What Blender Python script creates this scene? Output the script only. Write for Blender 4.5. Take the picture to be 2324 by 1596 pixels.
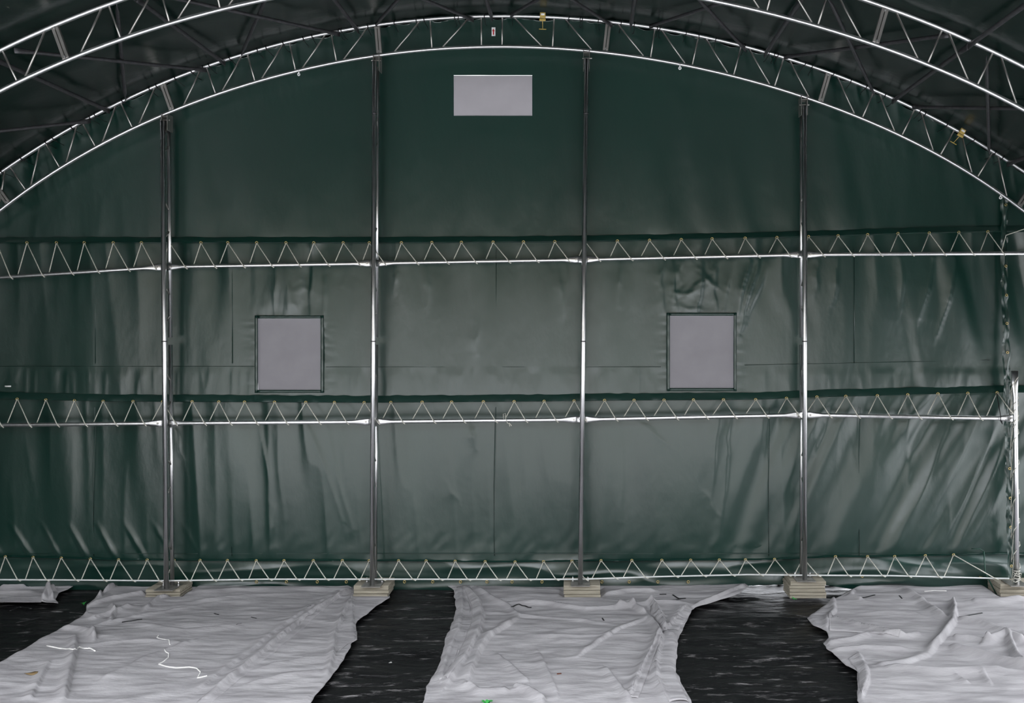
import bpy, math, random
import numpy as np
from mathutils import Vector, Matrix

random.seed(7)
scene = bpy.context.scene
for o in list(bpy.data.objects):
    bpy.data.objects.remove(o, do_unlink=True)
col = scene.collection

# ------------------------------------------------------------------ camera
F, VX, VY, D, H = 2000.0, 1325.0, 740.0, 7.2, 2.214   # focal (px), vanishing point, distance, eye height
cam_d = bpy.data.cameras.new('camera')
cam = bpy.data.objects.new('camera', cam_d)
col.objects.link(cam)
cam.location = (0, -D, H)
cam.rotation_euler = (math.pi / 2, 0, 0)
cam_d.sensor_width = 36.0
cam_d.lens = F / 2324 * 36.0
cam_d.shift_x = (1162 - VX) / 2324
cam_d.shift_y = -(798 - VY) / 2324
cam_d.clip_end = 300
scene.camera = cam

# ------------------------------------------------------------------ light: overcast sky only
SKY = 3.2
world = bpy.data.worlds.new('World')
scene.world = world
world.use_nodes = True
wnt = world.node_tree
bg = wnt.nodes['Background']
# standard overcast sky: luminance (1 + 2 sin(elevation)) / 3, the same all round
_g = wnt.nodes.new('ShaderNodeNewGeometry'); _s = wnt.nodes.new('ShaderNodeSeparateXYZ')
_m = wnt.nodes.new('ShaderNodeMath'); _m.operation = 'MULTIPLY_ADD'; _m.inputs[1].default_value = -SKY * 2 / 3; _m.inputs[2].default_value = SKY / 3
_c = wnt.nodes.new('ShaderNodeMath'); _c.operation = 'MAXIMUM'; _c.inputs[1].default_value = SKY / 3
wnt.links.new(_g.outputs['Incoming'], _s.inputs[0]); wnt.links.new(_s.outputs['Z'], _m.inputs[0])
wnt.links.new(_m.outputs[0], _c.inputs[0]); wnt.links.new(_c.outputs[0], bg.inputs['Strength'])
bg.inputs['Color'].default_value = (0.92, 0.95, 1.0, 1)
scene.view_settings.view_transform = 'Standard'
scene.view_settings.look = 'None'
scene.view_settings.gamma = 1.0
scene.view_settings.use_curve_mapping = False
scene.view_settings.exposure = 1.4

ROOF_BACK = -4.2         # where the tunnel ends behind the photographer

# ------------------------------------------------------------------ helpers
def P(px, py, Y=0.0):
    d = D + Y
    return Vector(((px - VX) / F * d, Y, H - (py - VY) / F * d))

def G(px, py, z=0.0):
    """point on the ground seen at a picture point"""
    d = (H - z) * F / (py - VY)
    return Vector(((px - VX) / F * d, d - D, z))

def mesh_obj(name, verts, faces, mat=None, parent=None, smooth=True, origin=None):
    v = np.asarray(verts, dtype=float)
    if origin is not None:
        v = v - np.asarray(origin, dtype=float)
    me = bpy.data.meshes.new(name)
    me.from_pydata(v.tolist(), [], [tuple(int(i) for i in f) for f in faces])
    if smooth:
        me.polygons.foreach_set('use_smooth', [True] * len(me.polygons))
    if mat:
        me.materials.append(mat)
    me.update()
    o = bpy.data.objects.new(name, me)
    col.objects.link(o)
    if parent is not None:
        o.parent = parent
    elif origin is not None:
        o.location = origin
    return o

def tag(o, label=None, cat=None, group=None, kind=None):
    if label: o['label'] = label
    if cat: o['category'] = cat
    if group: o['group'] = group
    if kind: o['kind'] = kind
    return o

def empty(name, loc, label=None, cat=None, group=None, kind=None):
    o = bpy.data.objects.new(name, None)
    o.location = loc
    o.empty_display_size = 0.1
    col.objects.link(o)
    return tag(o, label, cat, group, kind)

class Geo:
    def __init__(s):
        s.v = []; s.f = []
    def add(s, v, f):
        n = len(s.v)
        s.v += [tuple(p) for p in v]
        s.f += [tuple(i + n for i in q) for q in f]
        return s
    def box(s, c, size, rot=None):
        hx, hy, hz = size[0] / 2, size[1] / 2, size[2] / 2
        pts = [Vector((x, y, z)) for x in (-hx, hx) for y in (-hy, hy) for z in (-hz, hz)]
        if rot is not None:
            pts = [rot @ p for p in pts]
        pts = [p + Vector(c) for p in pts]
        return s.add(pts, [(0, 1, 3, 2), (4, 6, 7, 5), (0, 4, 5, 1), (2, 3, 7, 6), (0, 2, 6, 4), (1, 5, 7, 3)])
    def tube(s, pts, ra, rb=None, n=10, up=(0, 0, 1), cap=True):
        """sweep an ellipse (ra along side, rb along up) through pts; ra/rb scalar or per point"""
        pts = [Vector(p) for p in pts]
        m = len(pts)
        if rb is None: rb = ra
        ra = [ra] * m if np.isscalar(ra) else ra
        rb = [rb] * m if np.isscalar(rb) else rb
        upv = Vector(up)
        vv = []
        for i, p in enumerate(pts):
            t = (pts[min(i + 1, m - 1)] - pts[max(i - 1, 0)]).normalized()
            side = t.cross(upv)
            if side.length < 1e-4:
                side = t.cross(Vector((0, 1, 0)))
            side.normalize()
            u = side.cross(t).normalized()
            for k in range(n):
                a = 2 * math.pi * k / n
                vv.append(p + side * (ra[i] * math.cos(a)) + u * (rb[i] * math.sin(a)))
        ff = []
        for i in range(m - 1):
            for k in range(n):
                k2 = (k + 1) % n
                ff.append((i * n + k, i * n + k2, (i + 1) * n + k2, (i + 1) * n + k))
        if cap:
            ff.append(tuple(range(n - 1, -1, -1)))
            ff.append(tuple((m - 1) * n + k for k in range(n)))
        return s.add(vv, ff)
    def torus(s, c, axis, R, r, n=14, m=6):
        axis = Vector(axis).normalized()
        a = axis.orthogonal().normalized(); b = axis.cross(a)
        vv, ff = [], []
        for i in range(n):
            t = 2 * math.pi * i / n
            d = a * math.cos(t) + b * math.sin(t)
            for j in range(m):
                q = 2 * math.pi * j / m
                vv.append(Vector(c) + d * (R + r * math.cos(q)) + axis * (r * math.sin(q)))
        for i in range(n):
            for j in range(m):
                ff.append((i * m + j, ((i + 1) % n) * m + j, ((i + 1) % n) * m + (j + 1) % m, i * m + (j + 1) % m))
        return s.add(vv, ff)
    def obj(s, name, mat, parent=None, smooth=True, origin=None):
        return mesh_obj(name, s.v, s.f, mat, parent, smooth, origin)

def bevel(o, w, seg=2):
    m = o.modifiers.new('bevel', 'BEVEL'); m.width = w; m.segments = seg; m.limit_method = 'ANGLE'
    return o

def smooth_by_angle(o, deg=40):
    me = o.data
    me.polygons.foreach_set('use_smooth', [True] * len(me.polygons))
    me.set_sharp_from_angle(angle=math.radians(deg))
    return o

# numpy value noise ---------------------------------------------------
_rng = np.random.RandomState(11)
_T = _rng.rand(256, 256) * 2 - 1
def noise(x, y, seed=0):
    x = np.asarray(x, float) + seed * 17.31; y = np.asarray(y, float) + seed * 9.77
    xi = np.floor(x).astype(int); yi = np.floor(y).astype(int)
    fx = x - xi; fy = y - yi
    fx = fx * fx * fx * (fx * (fx * 6 - 15) + 10); fy = fy * fy * fy * (fy * (fy * 6 - 15) + 10)
    g = lambda i, j: _T[(xi + i) % 256, (yi + j) % 256]
    return (g(0, 0) * (1 - fx) + g(1, 0) * fx) * (1 - fy) + (g(0, 1) * (1 - fx) + g(1, 1) * fx) * fy
def ridged(x, y, seed=0):
    return 1 - 2 * np.abs(noise(x, y, seed))
def sstep(a, b, x):
    t = np.clip((x - a) / (b - a), 0, 1)
    return t * t * (3 - 2 * t)

# ------------------------------------------------------------------ materials
def new_mat(name):
    m = bpy.data.materials.new(name); m.use_nodes = True
    nt = m.node_tree
    return m, nt, nt.nodes['Principled BSDF']

def N(nt, typ, **kw):
    n = nt.nodes.new(typ)
    for k, v in kw.items():
        if k in n.inputs.keys(): n.inputs[k].default_value = v
        else: setattr(n, k, v)
    return n

def noise_color(nt, b, c1, c2, scale, stretch=(1, 1, 1), detail=5, lo=0.35, hi=0.65, coord='Object'):
    tc = N(nt, 'ShaderNodeTexCoord'); mp = N(nt, 'ShaderNodeMapping')
    mp.inputs['Scale'].default_value = stretch
    nz = N(nt, 'ShaderNodeTexNoise', Scale=scale, Detail=detail)
    rp = N(nt, 'ShaderNodeValToRGB')
    rp.color_ramp.elements[0].position = lo; rp.color_ramp.elements[1].position = hi
    rp.color_ramp.elements[0].color = (*c1, 1); rp.color_ramp.elements[1].color = (*c2, 1)
    nt.links.new(tc.outputs[coord], mp.inputs[0]); nt.links.new(mp.outputs[0], nz.inputs['Vector'])
    nt.links.new(nz.outputs['Fac'], rp.inputs[0]); nt.links.new(rp.outputs[0], b.inputs['Base Color'])
    return tc, mp, nz, rp

def add_bump(nt, b, tc, scale, strength, dist, stretch=(1, 1, 1), detail=4):
    mp = N(nt, 'ShaderNodeMapping'); mp.inputs['Scale'].default_value = stretch
    nz = N(nt, 'ShaderNodeTexNoise', Scale=scale, Detail=detail)
    bp = N(nt, 'ShaderNodeBump', Strength=strength, Distance=dist)
    nt.links.new(tc.outputs['Object'], mp.inputs[0]); nt.links.new(mp.outputs[0], nz.inputs['Vector'])
    nt.links.new(nz.outputs['Fac'], bp.inputs['Height']); nt.links.new(bp.outputs[0], b.inputs['Normal'])
    return bp

def mat_tarp(name, c1, c2, rough, spec=0.5):
    m, nt, b = new_mat(name)
    tc, *_ = noise_color(nt, b, c1, c2, 1.3, (1, 1, 0.35), 6, 0.3, 0.7)
    b.inputs['Roughness'].default_value = rough
    b.inputs['Specular IOR Level'].default_value = spec
    add_bump(nt, b, tc, 7, 0.40, 0.012, (1, 1, 0.5), 9)
    return m

M = {}
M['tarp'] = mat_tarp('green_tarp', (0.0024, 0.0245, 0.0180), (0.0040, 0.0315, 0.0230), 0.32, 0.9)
def streaks(m):  # mixes sparse pale streaks into the roof colour by noise
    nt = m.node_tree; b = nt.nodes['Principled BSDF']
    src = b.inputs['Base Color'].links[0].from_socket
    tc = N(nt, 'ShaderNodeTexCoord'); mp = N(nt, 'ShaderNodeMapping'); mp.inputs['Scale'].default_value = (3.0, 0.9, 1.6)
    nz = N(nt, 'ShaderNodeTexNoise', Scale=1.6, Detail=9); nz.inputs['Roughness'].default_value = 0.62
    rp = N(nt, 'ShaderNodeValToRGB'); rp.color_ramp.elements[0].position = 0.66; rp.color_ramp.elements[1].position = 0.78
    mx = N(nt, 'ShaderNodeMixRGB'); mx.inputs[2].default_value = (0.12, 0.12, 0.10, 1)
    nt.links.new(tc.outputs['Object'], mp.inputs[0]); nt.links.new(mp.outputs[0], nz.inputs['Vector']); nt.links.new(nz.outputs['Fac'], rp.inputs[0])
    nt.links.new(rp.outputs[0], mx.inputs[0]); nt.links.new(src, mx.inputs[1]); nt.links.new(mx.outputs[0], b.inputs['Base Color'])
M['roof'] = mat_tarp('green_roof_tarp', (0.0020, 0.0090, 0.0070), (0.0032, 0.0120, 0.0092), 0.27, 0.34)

streaks(M['roof'])

def mat_metal(name, c1, c2, rough, metallic=1.0, scale=30):
    m, nt, b = new_mat(name)
    tc, mp, nz, rp = noise_color(nt, b, c1, c2, scale, (1, 1, 0.3), 6, 0.3, 0.7)
    b.inputs['Metallic'].default_value = metallic
    b.inputs['Roughness'].default_value = rough
    add_bump(nt, b, tc, 60, 0.15, 0.002)
    return m
M['galv'] = mat_metal('galvanised_steel', (0.66, 0.66, 0.67), (0.80, 0.80, 0.81), 0.29)
M['galv_flat'] = mat_metal('galvanised_plate', (0.38, 0.37, 0.35), (0.55, 0.53, 0.50), 0.45)
M['shade_dark_steel'] = mat_metal('shade_darkened_steel', (0.055, 0.055, 0.06), (0.09, 0.09, 0.095), 0.45, 0.6)  # shade on the roof tubes put into a darker colour; joint collars share it

def mat_plain(name, c, rough=0.6, metallic=0.0, c2=None, scale=20):
    m, nt, b = new_mat(name)
    c2 = c2 or tuple(min(1, x * 1.25) for x in c)
    noise_color(nt, b, c, c2, scale)
    b.inputs['Roughness'].default_value = rough
    b.inputs['Metallic'].default_value = metallic
    return m
M['rope'] = mat_plain('pale_cord', (0.50, 0.49, 0.43), 0.8, c2=(0.66, 0.65, 0.58), scale=80)
M['white_bar'] = mat_plain('white_bar', (0.62, 0.64, 0.64), 0.35, c2=(0.72, 0.73, 0.73))
M['brass'] = mat_plain('brass', (0.55, 0.42, 0.18), 0.35, 0.9)
M['tie'] = mat_plain('black_nylon', (0.006, 0.006, 0.007), 0.4)
M['white'] = mat_plain('white_plastic', (0.75, 0.75, 0.75), 0.4)
M['red'] = mat_plain('red_print', (0.45, 0.015, 0.02), 0.5)
M['buckle'] = mat_plain('yellow_buckle', (0.50, 0.36, 0.10), 0.4, 0.3)
M['leaf'] = mat_plain('dry_leaf', (0.16, 0.11, 0.05), 0.8)
M['green'] = mat_plain('fresh_green', (0.03, 0.28, 0.05), 0.5)
M['string'] = mat_plain('white_string', (0.78, 0.77, 0.74), 0.7)
M['stake'] = mat_plain('green_stake', (0.012, 0.05, 0.035), 0.4)
M['chip'] = mat_plain('brown_chip', (0.10, 0.035, 0.02), 0.8)
M['pvc_pipe'] = mat_plain('white_pipe', (0.7, 0.7, 0.72), 0.4)

# wood of the foot blocks
m, nt, b = new_mat('grey_wood')
tc, *_ = noise_color(nt, b, (0.25, 0.225, 0.175), (0.40, 0.365, 0.295), 6, (1, 8, 14), 8, 0.3, 0.7)
b.inputs['Roughness'].default_value = 0.85
add_bump(nt, b, tc, 12, 0.5, 0.004, (1, 8, 14))
M['wood'] = m

# translucent window film
m, nt, b = new_mat('milky_window_film')
noise_color(nt, b, (0.26, 0.255, 0.265), (0.30, 0.295, 0.305), 5, (1, 1, 1), 6)
b.inputs['Roughness'].default_value = 0.5
tr = N(nt, 'ShaderNodeBsdfTranslucent'); tr.inputs['Color'].default_value = (0.10, 0.094, 0.10, 1)
mx = N(nt, 'ShaderNodeMixShader', Fac=0.55)
out = nt.nodes['Material Output']
nt.links.new(b.outputs[0], mx.inputs[1]); nt.links.new(tr.outputs[0], mx.inputs[2]); nt.links.new(mx.outputs[0], out.inputs[0])
M['film'] = m
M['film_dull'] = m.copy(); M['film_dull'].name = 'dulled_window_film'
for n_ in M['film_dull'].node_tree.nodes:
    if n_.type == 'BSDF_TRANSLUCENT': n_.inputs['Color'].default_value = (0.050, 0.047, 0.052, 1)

# white fleece ground cloth
m, nt, b = new_mat('pale_fleece')
tc, *_ = noise_color(nt, b, (0.31, 0.299, 0.309), (0.43, 0.416, 0.428), 4, (0.9, 2.4, 1), 13, 0.34, 0.66)
b.inputs['Roughness'].default_value = 0.9
b.inputs['Specular IOR Level'].default_value = 0.2
bp_ = add_bump(nt, b, tc, 8, 0.65, 0.022, (0.7, 2.0, 1), 8)
M['fleece'] = m

# black ground film with pale scuffs
m, nt, b = new_mat('black_film')
tc, mp, nz, rp = noise_color(nt, b, (0.0045, 0.0045, 0.005), (0.42, 0.40, 0.40), 5.0, (0.75, 2.6, 1), 15, 0.56, 0.78)
nz.inputs['Roughness'].default_value = 0.74
b.inputs['Roughness'].default_value = 0.36
b.inputs['Specular IOR Level'].default_value = 0.4
add_bump(nt, b, tc, 6, 1.0, 0.07, (0.65, 2.4, 1), 12)
M['film_black'] = m

m, nt, b = new_mat('gravel')
noise_color(nt, b, (0.50, 0.49, 0.48), (0.68, 0.67, 0.66), 25, (1, 1, 1), 8)
b.inputs['Roughness'].default_value = 0.95
M['gravel'] = m

M['earth'] = mat_plain('earth', (0.09, 0.08, 0.055), 0.95, c2=(0.17, 0.15, 0.11), scale=2)

# ------------------------------------------------------------------ the arch profile (measured on the far arch)
UP = [(0,392),(103,325),(232,253),(271,234),(361,191),(439,160),(516,133),(600,110),(735,77.5),(838,59),(967,45),(1096,37),(1160,36),
      (1289,40),(1382,48.5),(1496,65),(1586,81),(1689,105),(1776,129),(1879,163),(1982,207),(2034,227),(2111,261),(2215,320),(2324,390)]
LO = [(0,477),(111,400),(258,312),(387,254),(503,207),(600,181),(678,163),(859,126.5),(980,110),(1096,106),(1180,106),(1341,115),
      (1374,120),(1547,147),(1724,190),(1858,234),(1956,266),(2047,307),(2202,396),(2271,442),(2324,477)]
def polyf(pts):
    a = np.array(pts, float)
    return np.poly1d(np.polyfit((a[:, 0] - 1162) / 1162, a[:, 1], 6))
_pu, _pl = polyf(UP), polyf(LO)
yu = lambda x: _pu((np.asarray(x, float) - 1162) / 1162)
yl = lambda x: _pl((np.asarray(x, float) - 1162) / 1162)
def arch_curve(fn, R):
    """picture points of a chord from the ground on the left over the top to the ground on the right"""
    xs = np.linspace(0, 2324, 80)
    mid = [(x, float(fn(x))) for x in xs]
    def ext(x0, y0, slope, sgn):
        a0 = math.atan(slope); pts = []
        for i in range(1, 13):
            a = a0 + (math.pi / 2 - a0) * i / 12
            pts.append((x0 + sgn * R * (math.sin(a) - math.sin(a0)), y0 + R * (math.cos(a0) - math.cos(a))))
        pts.append((pts[-1][0], 1350.0))
        return pts
    sr = float(fn(2324) - fn(2314)) / 10; sl = float(fn(0) - fn(10)) / 10
    return ext(0, mid[0][1], sl, -1)[::-1] + mid + ext(2324, mid[-1][1], sr, 1)
CU = arch_curve(yu, 560)
CL = arch_curve(yl, 475)
BAY = D * (1 - 1 / 1.2477)

# ------------------------------------------------------------------ ground outside and floor inside
go = mesh_obj('ground_outside', [(-60, -60, -0.03), (60, -60, -0.03), (60, 60, -0.03), (-60, 60, -0.03)], [(0, 1, 2, 3)], M['gravel'], None, False)
tag(go, 'pale gravel ground outside the shelter', 'ground', kind='structure')

# unseen bank, added behind the photographer to hide the low sky
bx = np.linspace(-60, 60, 121); bt = np.linspace(0, 1, 13)
BX, BT = np.meshgrid(bx, bt, indexing='ij')
BZ = (6.5 + 1.2 * noise(BX * .12, BT * 2, 3)) * sstep(0, 1, BT) + 0.25 * noise(BX * .8, BT * 6, 4) - 0.05
bank = mesh_obj('sky_block_bank', np.stack([BX, -20 - 6 * BT + noise(BX * .2, BT, 6), BZ], -1).reshape(-1, 3), np.arange(121 * 13).reshape(121, 13)[:-1, :-1].reshape(-1, 1) + np.array([[0, 1, 14, 13]]), M['earth'], go)

XL, XR = P(CU[0][0], 1300).x, P(CU[-1][0], 1300).x
def grid_faces(nu, nv):
    i = np.arange(nu - 1)[:, None]; j = np.arange(nv - 1)[None, :]
    a = (i * nv + j); 
    return np.stack([a, a + nv, a + nv + 1, a + 1], -1).reshape(-1, 4)

nx, ny = 340, 240
xs = np.linspace(XL - 0.1, XR + 0.1, nx)
ys = np.concatenate([np.linspace(ROOF_BACK, -2.6, 40)[:-1], np.linspace(-2.6, 1.3, ny - 39)])
X, Yg = np.meshgrid(xs, ys, indexing='ij')
Z = 0.010 * noise(X * 1.2, Yg * 6, 1) + 0.007 * noise(X * 3 + Yg, Yg * 14, 2) + 0.004 * ridged(X * 4 - Yg, Yg * 18, 3) - 0.016
fl = mesh_obj('floor', np.stack([X, Yg, Z], -1).reshape(-1, 3), grid_faces(nx, len(ys)), M['film_black'])
tag(fl, 'black plastic ground film with pale scuff marks covering the floor', 'floor', kind='structure')

# ------------------------------------------------------------------ roof, side walls
def offset_curve(c, off):
    pts = [P(x, y) for x, y in c]
    out_ = []
    for i, p in enumerate(pts):
        t = (pts[min(i + 1, len(pts) - 1)] - pts[max(i - 1, 0)])
        n = Vector((-t.z, 0, t.x)).normalized()
        out_.append(p + n * off)
    return out_
RC = offset_curve(CU, 0.045)
i0 = next(i for i, p in enumerate(CU) if p[1] < 800)
i1 = len(CU) - 1 - next(i for i, p in enumerate(CU[::-1]) if p[1] < 800)
def strip_surface(name, pts, y0, y1, step, amp, mat, parent=None, seed=0):
    a = np.array([(p.x, p.z) for p in pts])
    s = np.concatenate([[0], np.cumsum(np.hypot(*np.diff(a, axis=0).T))])
    su = np.arange(0, s[-1] + step * .5, step); su[-1] = s[-1]
    px = np.interp(su, s, a[:, 0]); pz = np.interp(su, s, a[:, 1])
    tx = np.gradient(px); tz = np.gradient(pz); l = np.hypot(tx, tz); nx_, nz_ = -tz / l, tx / l
    yy = np.arange(y0, y1 + step * .5, step)
    S, YY = np.meshgrid(su, yy, indexing='ij')
    ph = np.abs(((YY / BAY) % 1.0) - 0.0); ph = np.minimum(ph, 1 - ph) * 2       # 0 on an arch, 1 between
    d = amp * (noise(S * 1.5, YY * 1.2, seed) + 0.5 * noise(S * 4 + YY * 2, YY * 3, seed + 1) + 0.35 * ridged(S * 2.5 - YY * 3, YY * 1.5 + S, seed + 2)) * (0.25 + 0.75 * ph)
    d = d - 0.02 * ph + amp * 0.6
    V = np.stack([px[:, None] + nx_[:, None] * d, YY, pz[:, None] + nz_[:, None] * d], -1)
    return mesh_obj(name, V.reshape(-1, 3), grid_faces(len(su), len(yy)), mat, parent)
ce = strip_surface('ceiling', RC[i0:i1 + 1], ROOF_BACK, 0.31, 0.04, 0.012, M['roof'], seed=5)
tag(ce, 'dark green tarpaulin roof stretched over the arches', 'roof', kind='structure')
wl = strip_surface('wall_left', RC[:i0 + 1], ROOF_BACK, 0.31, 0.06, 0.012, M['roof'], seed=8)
tag(wl, 'green tarpaulin side wall on the left', 'wall', kind='structure')
# right side: covered above, rolled open near the ground
rp_ = RC[i1:]
zopen = 1.93
wr_pts = [p for p in rp_ if p.z > zopen] + [Vector((rp_[-1].x, 0, zopen))]
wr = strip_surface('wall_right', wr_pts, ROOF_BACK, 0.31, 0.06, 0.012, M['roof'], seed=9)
tag(wr, 'green tarpaulin side wall on the right, rolled open below', 'wall', kind='structure')

# unseen header added at the front end to keep sky off the upper wall
HEAD_Z, LEAF_X = 3.34, 3.25
hp = [p for p in RC if p.z > HEAD_Z]
fv, ff = [], []
for k, p in enumerate(hp):
    fv += [(p.x, ROOF_BACK, p.z), (p.x, ROOF_BACK, HEAD_Z)]
    if k: ff.append((2 * k - 2, 2 * k, 2 * k + 1, 2 * k - 1))
k = len(fv)      # unseen leaf added right of the doorway to darken reflections there
fv += [(LEAF_X, ROOF_BACK, 0), (RC[-1].x, ROOF_BACK, 0), (RC[-1].x, ROOF_BACK, HEAD_Z), (LEAF_X, ROOF_BACK, HEAD_Z)]
ff.append((k, k + 1, k + 2, k + 3))
wn = mesh_obj('wall_near_added', fv, ff, M['roof'], None, False)
tag(wn, 'added green header tarpaulin above the unseen front doorway', 'wall', kind='structure')

# flap of the roof cover hanging down behind the end wall
fv, ff = [], []
fo = offset_curve(CU, 0.05); fi = offset_curve(CU, -0.34)
for k, (a, b_) in enumerate(zip(fo, fi)):
    w = 0.015 * math.sin(k * 1.7)
    fv += [(a.x, 0.30, a.z), (b_.x, 0.29 + w, b_.z)]
    if k: ff.append((2 * k - 2, 2 * k - 1, 2 * k + 1, 2 * k))
rf = mesh_obj('roof_flap', fv, ff, M['roof'], ce)

# ------------------------------------------------------------------ end wall: four tarpaulins lapped like shingles
hem1 = [(-300,552),(900,552),(1200,550),(1400,548),(1616,543),(1763,540),(1902,536),(2038,531),(2242,527),(2700,524)]
hem2 = [(-300,903),(0,905),(234,911),(436,912),(826,914),(1235,911),(1372,909),(1715,907),(1854,901),(1991,898),(2128,894),(2280,891),(2700,890)]
hem3 = [(-300,1264),(12,1264),(139,1267),(269,1271),(395,1272),(581,1273),(904,1273),(1169,1276),(1364,1273),(1692,1271),(1757,1270),(1896,1264),(2030,1263.6),(2164,1260),(2280,1258),(2700,1258)]
foot = [(-300,1345),(1480,1345),(1545,1339),(1600,1336),(1660,1332),(1720,1327),(1790,1324),(1850,1325),(1890,1329),(1930,1336),(1990,1345),(2120,1349),(2200,1347),(2700,1345)]
def ip(tbl):
    a = np.array(tbl, float)
    return lambda x: np.interp(x, a[:, 0], a[:, 1])
h1, h2, h3, hf = ip(hem1), ip(hem2), ip(hem3), ip(foot)
YT = [0.14, 0.175, 0.21, 0.245]
def X2px(x, Y): return x / (D + Y) * F + VX
def px2X(px, Y): return (px - VX) / F * (D + Y)
def py2Z(py, Y): return H - (py - VY) / F * (D + Y)

WIN = {0: [(1030, 1208, 171.5, 263)], 1: [(585, 727.5, 723, 885), (1520.5, 1665, 717, 881)]}
posts_px = [374, 846, 1318, 1824]

def creases(px, py, tbl, w0=3.5, w1=15.0):
    d = np.zeros_like(px)
    for (x0, y0, x1, y1, hh) in tbl:
        vx, vy = x1 - x0, y1 - y0; L2 = vx * vx + vy * vy
        t = np.clip(((px - x0) * vx + (py - y0) * vy) / L2, 0, 1)
        wob = 3.0 * np.sin(t * 5 + x0)
        off = ((px - x0) * vy - (py - y0) * vx) / math.sqrt(L2) + wob
        along = np.hypot(px - x0 - t * vx, py - y0 - t * vy)
        dd = np.maximum(np.abs(off), along - 3.0)
        d += hh * np.exp(-dd / np.where(off > 0, w0, w1)) * (1 - 0.6 * np.abs(2 * t - 1))
    return d

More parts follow.
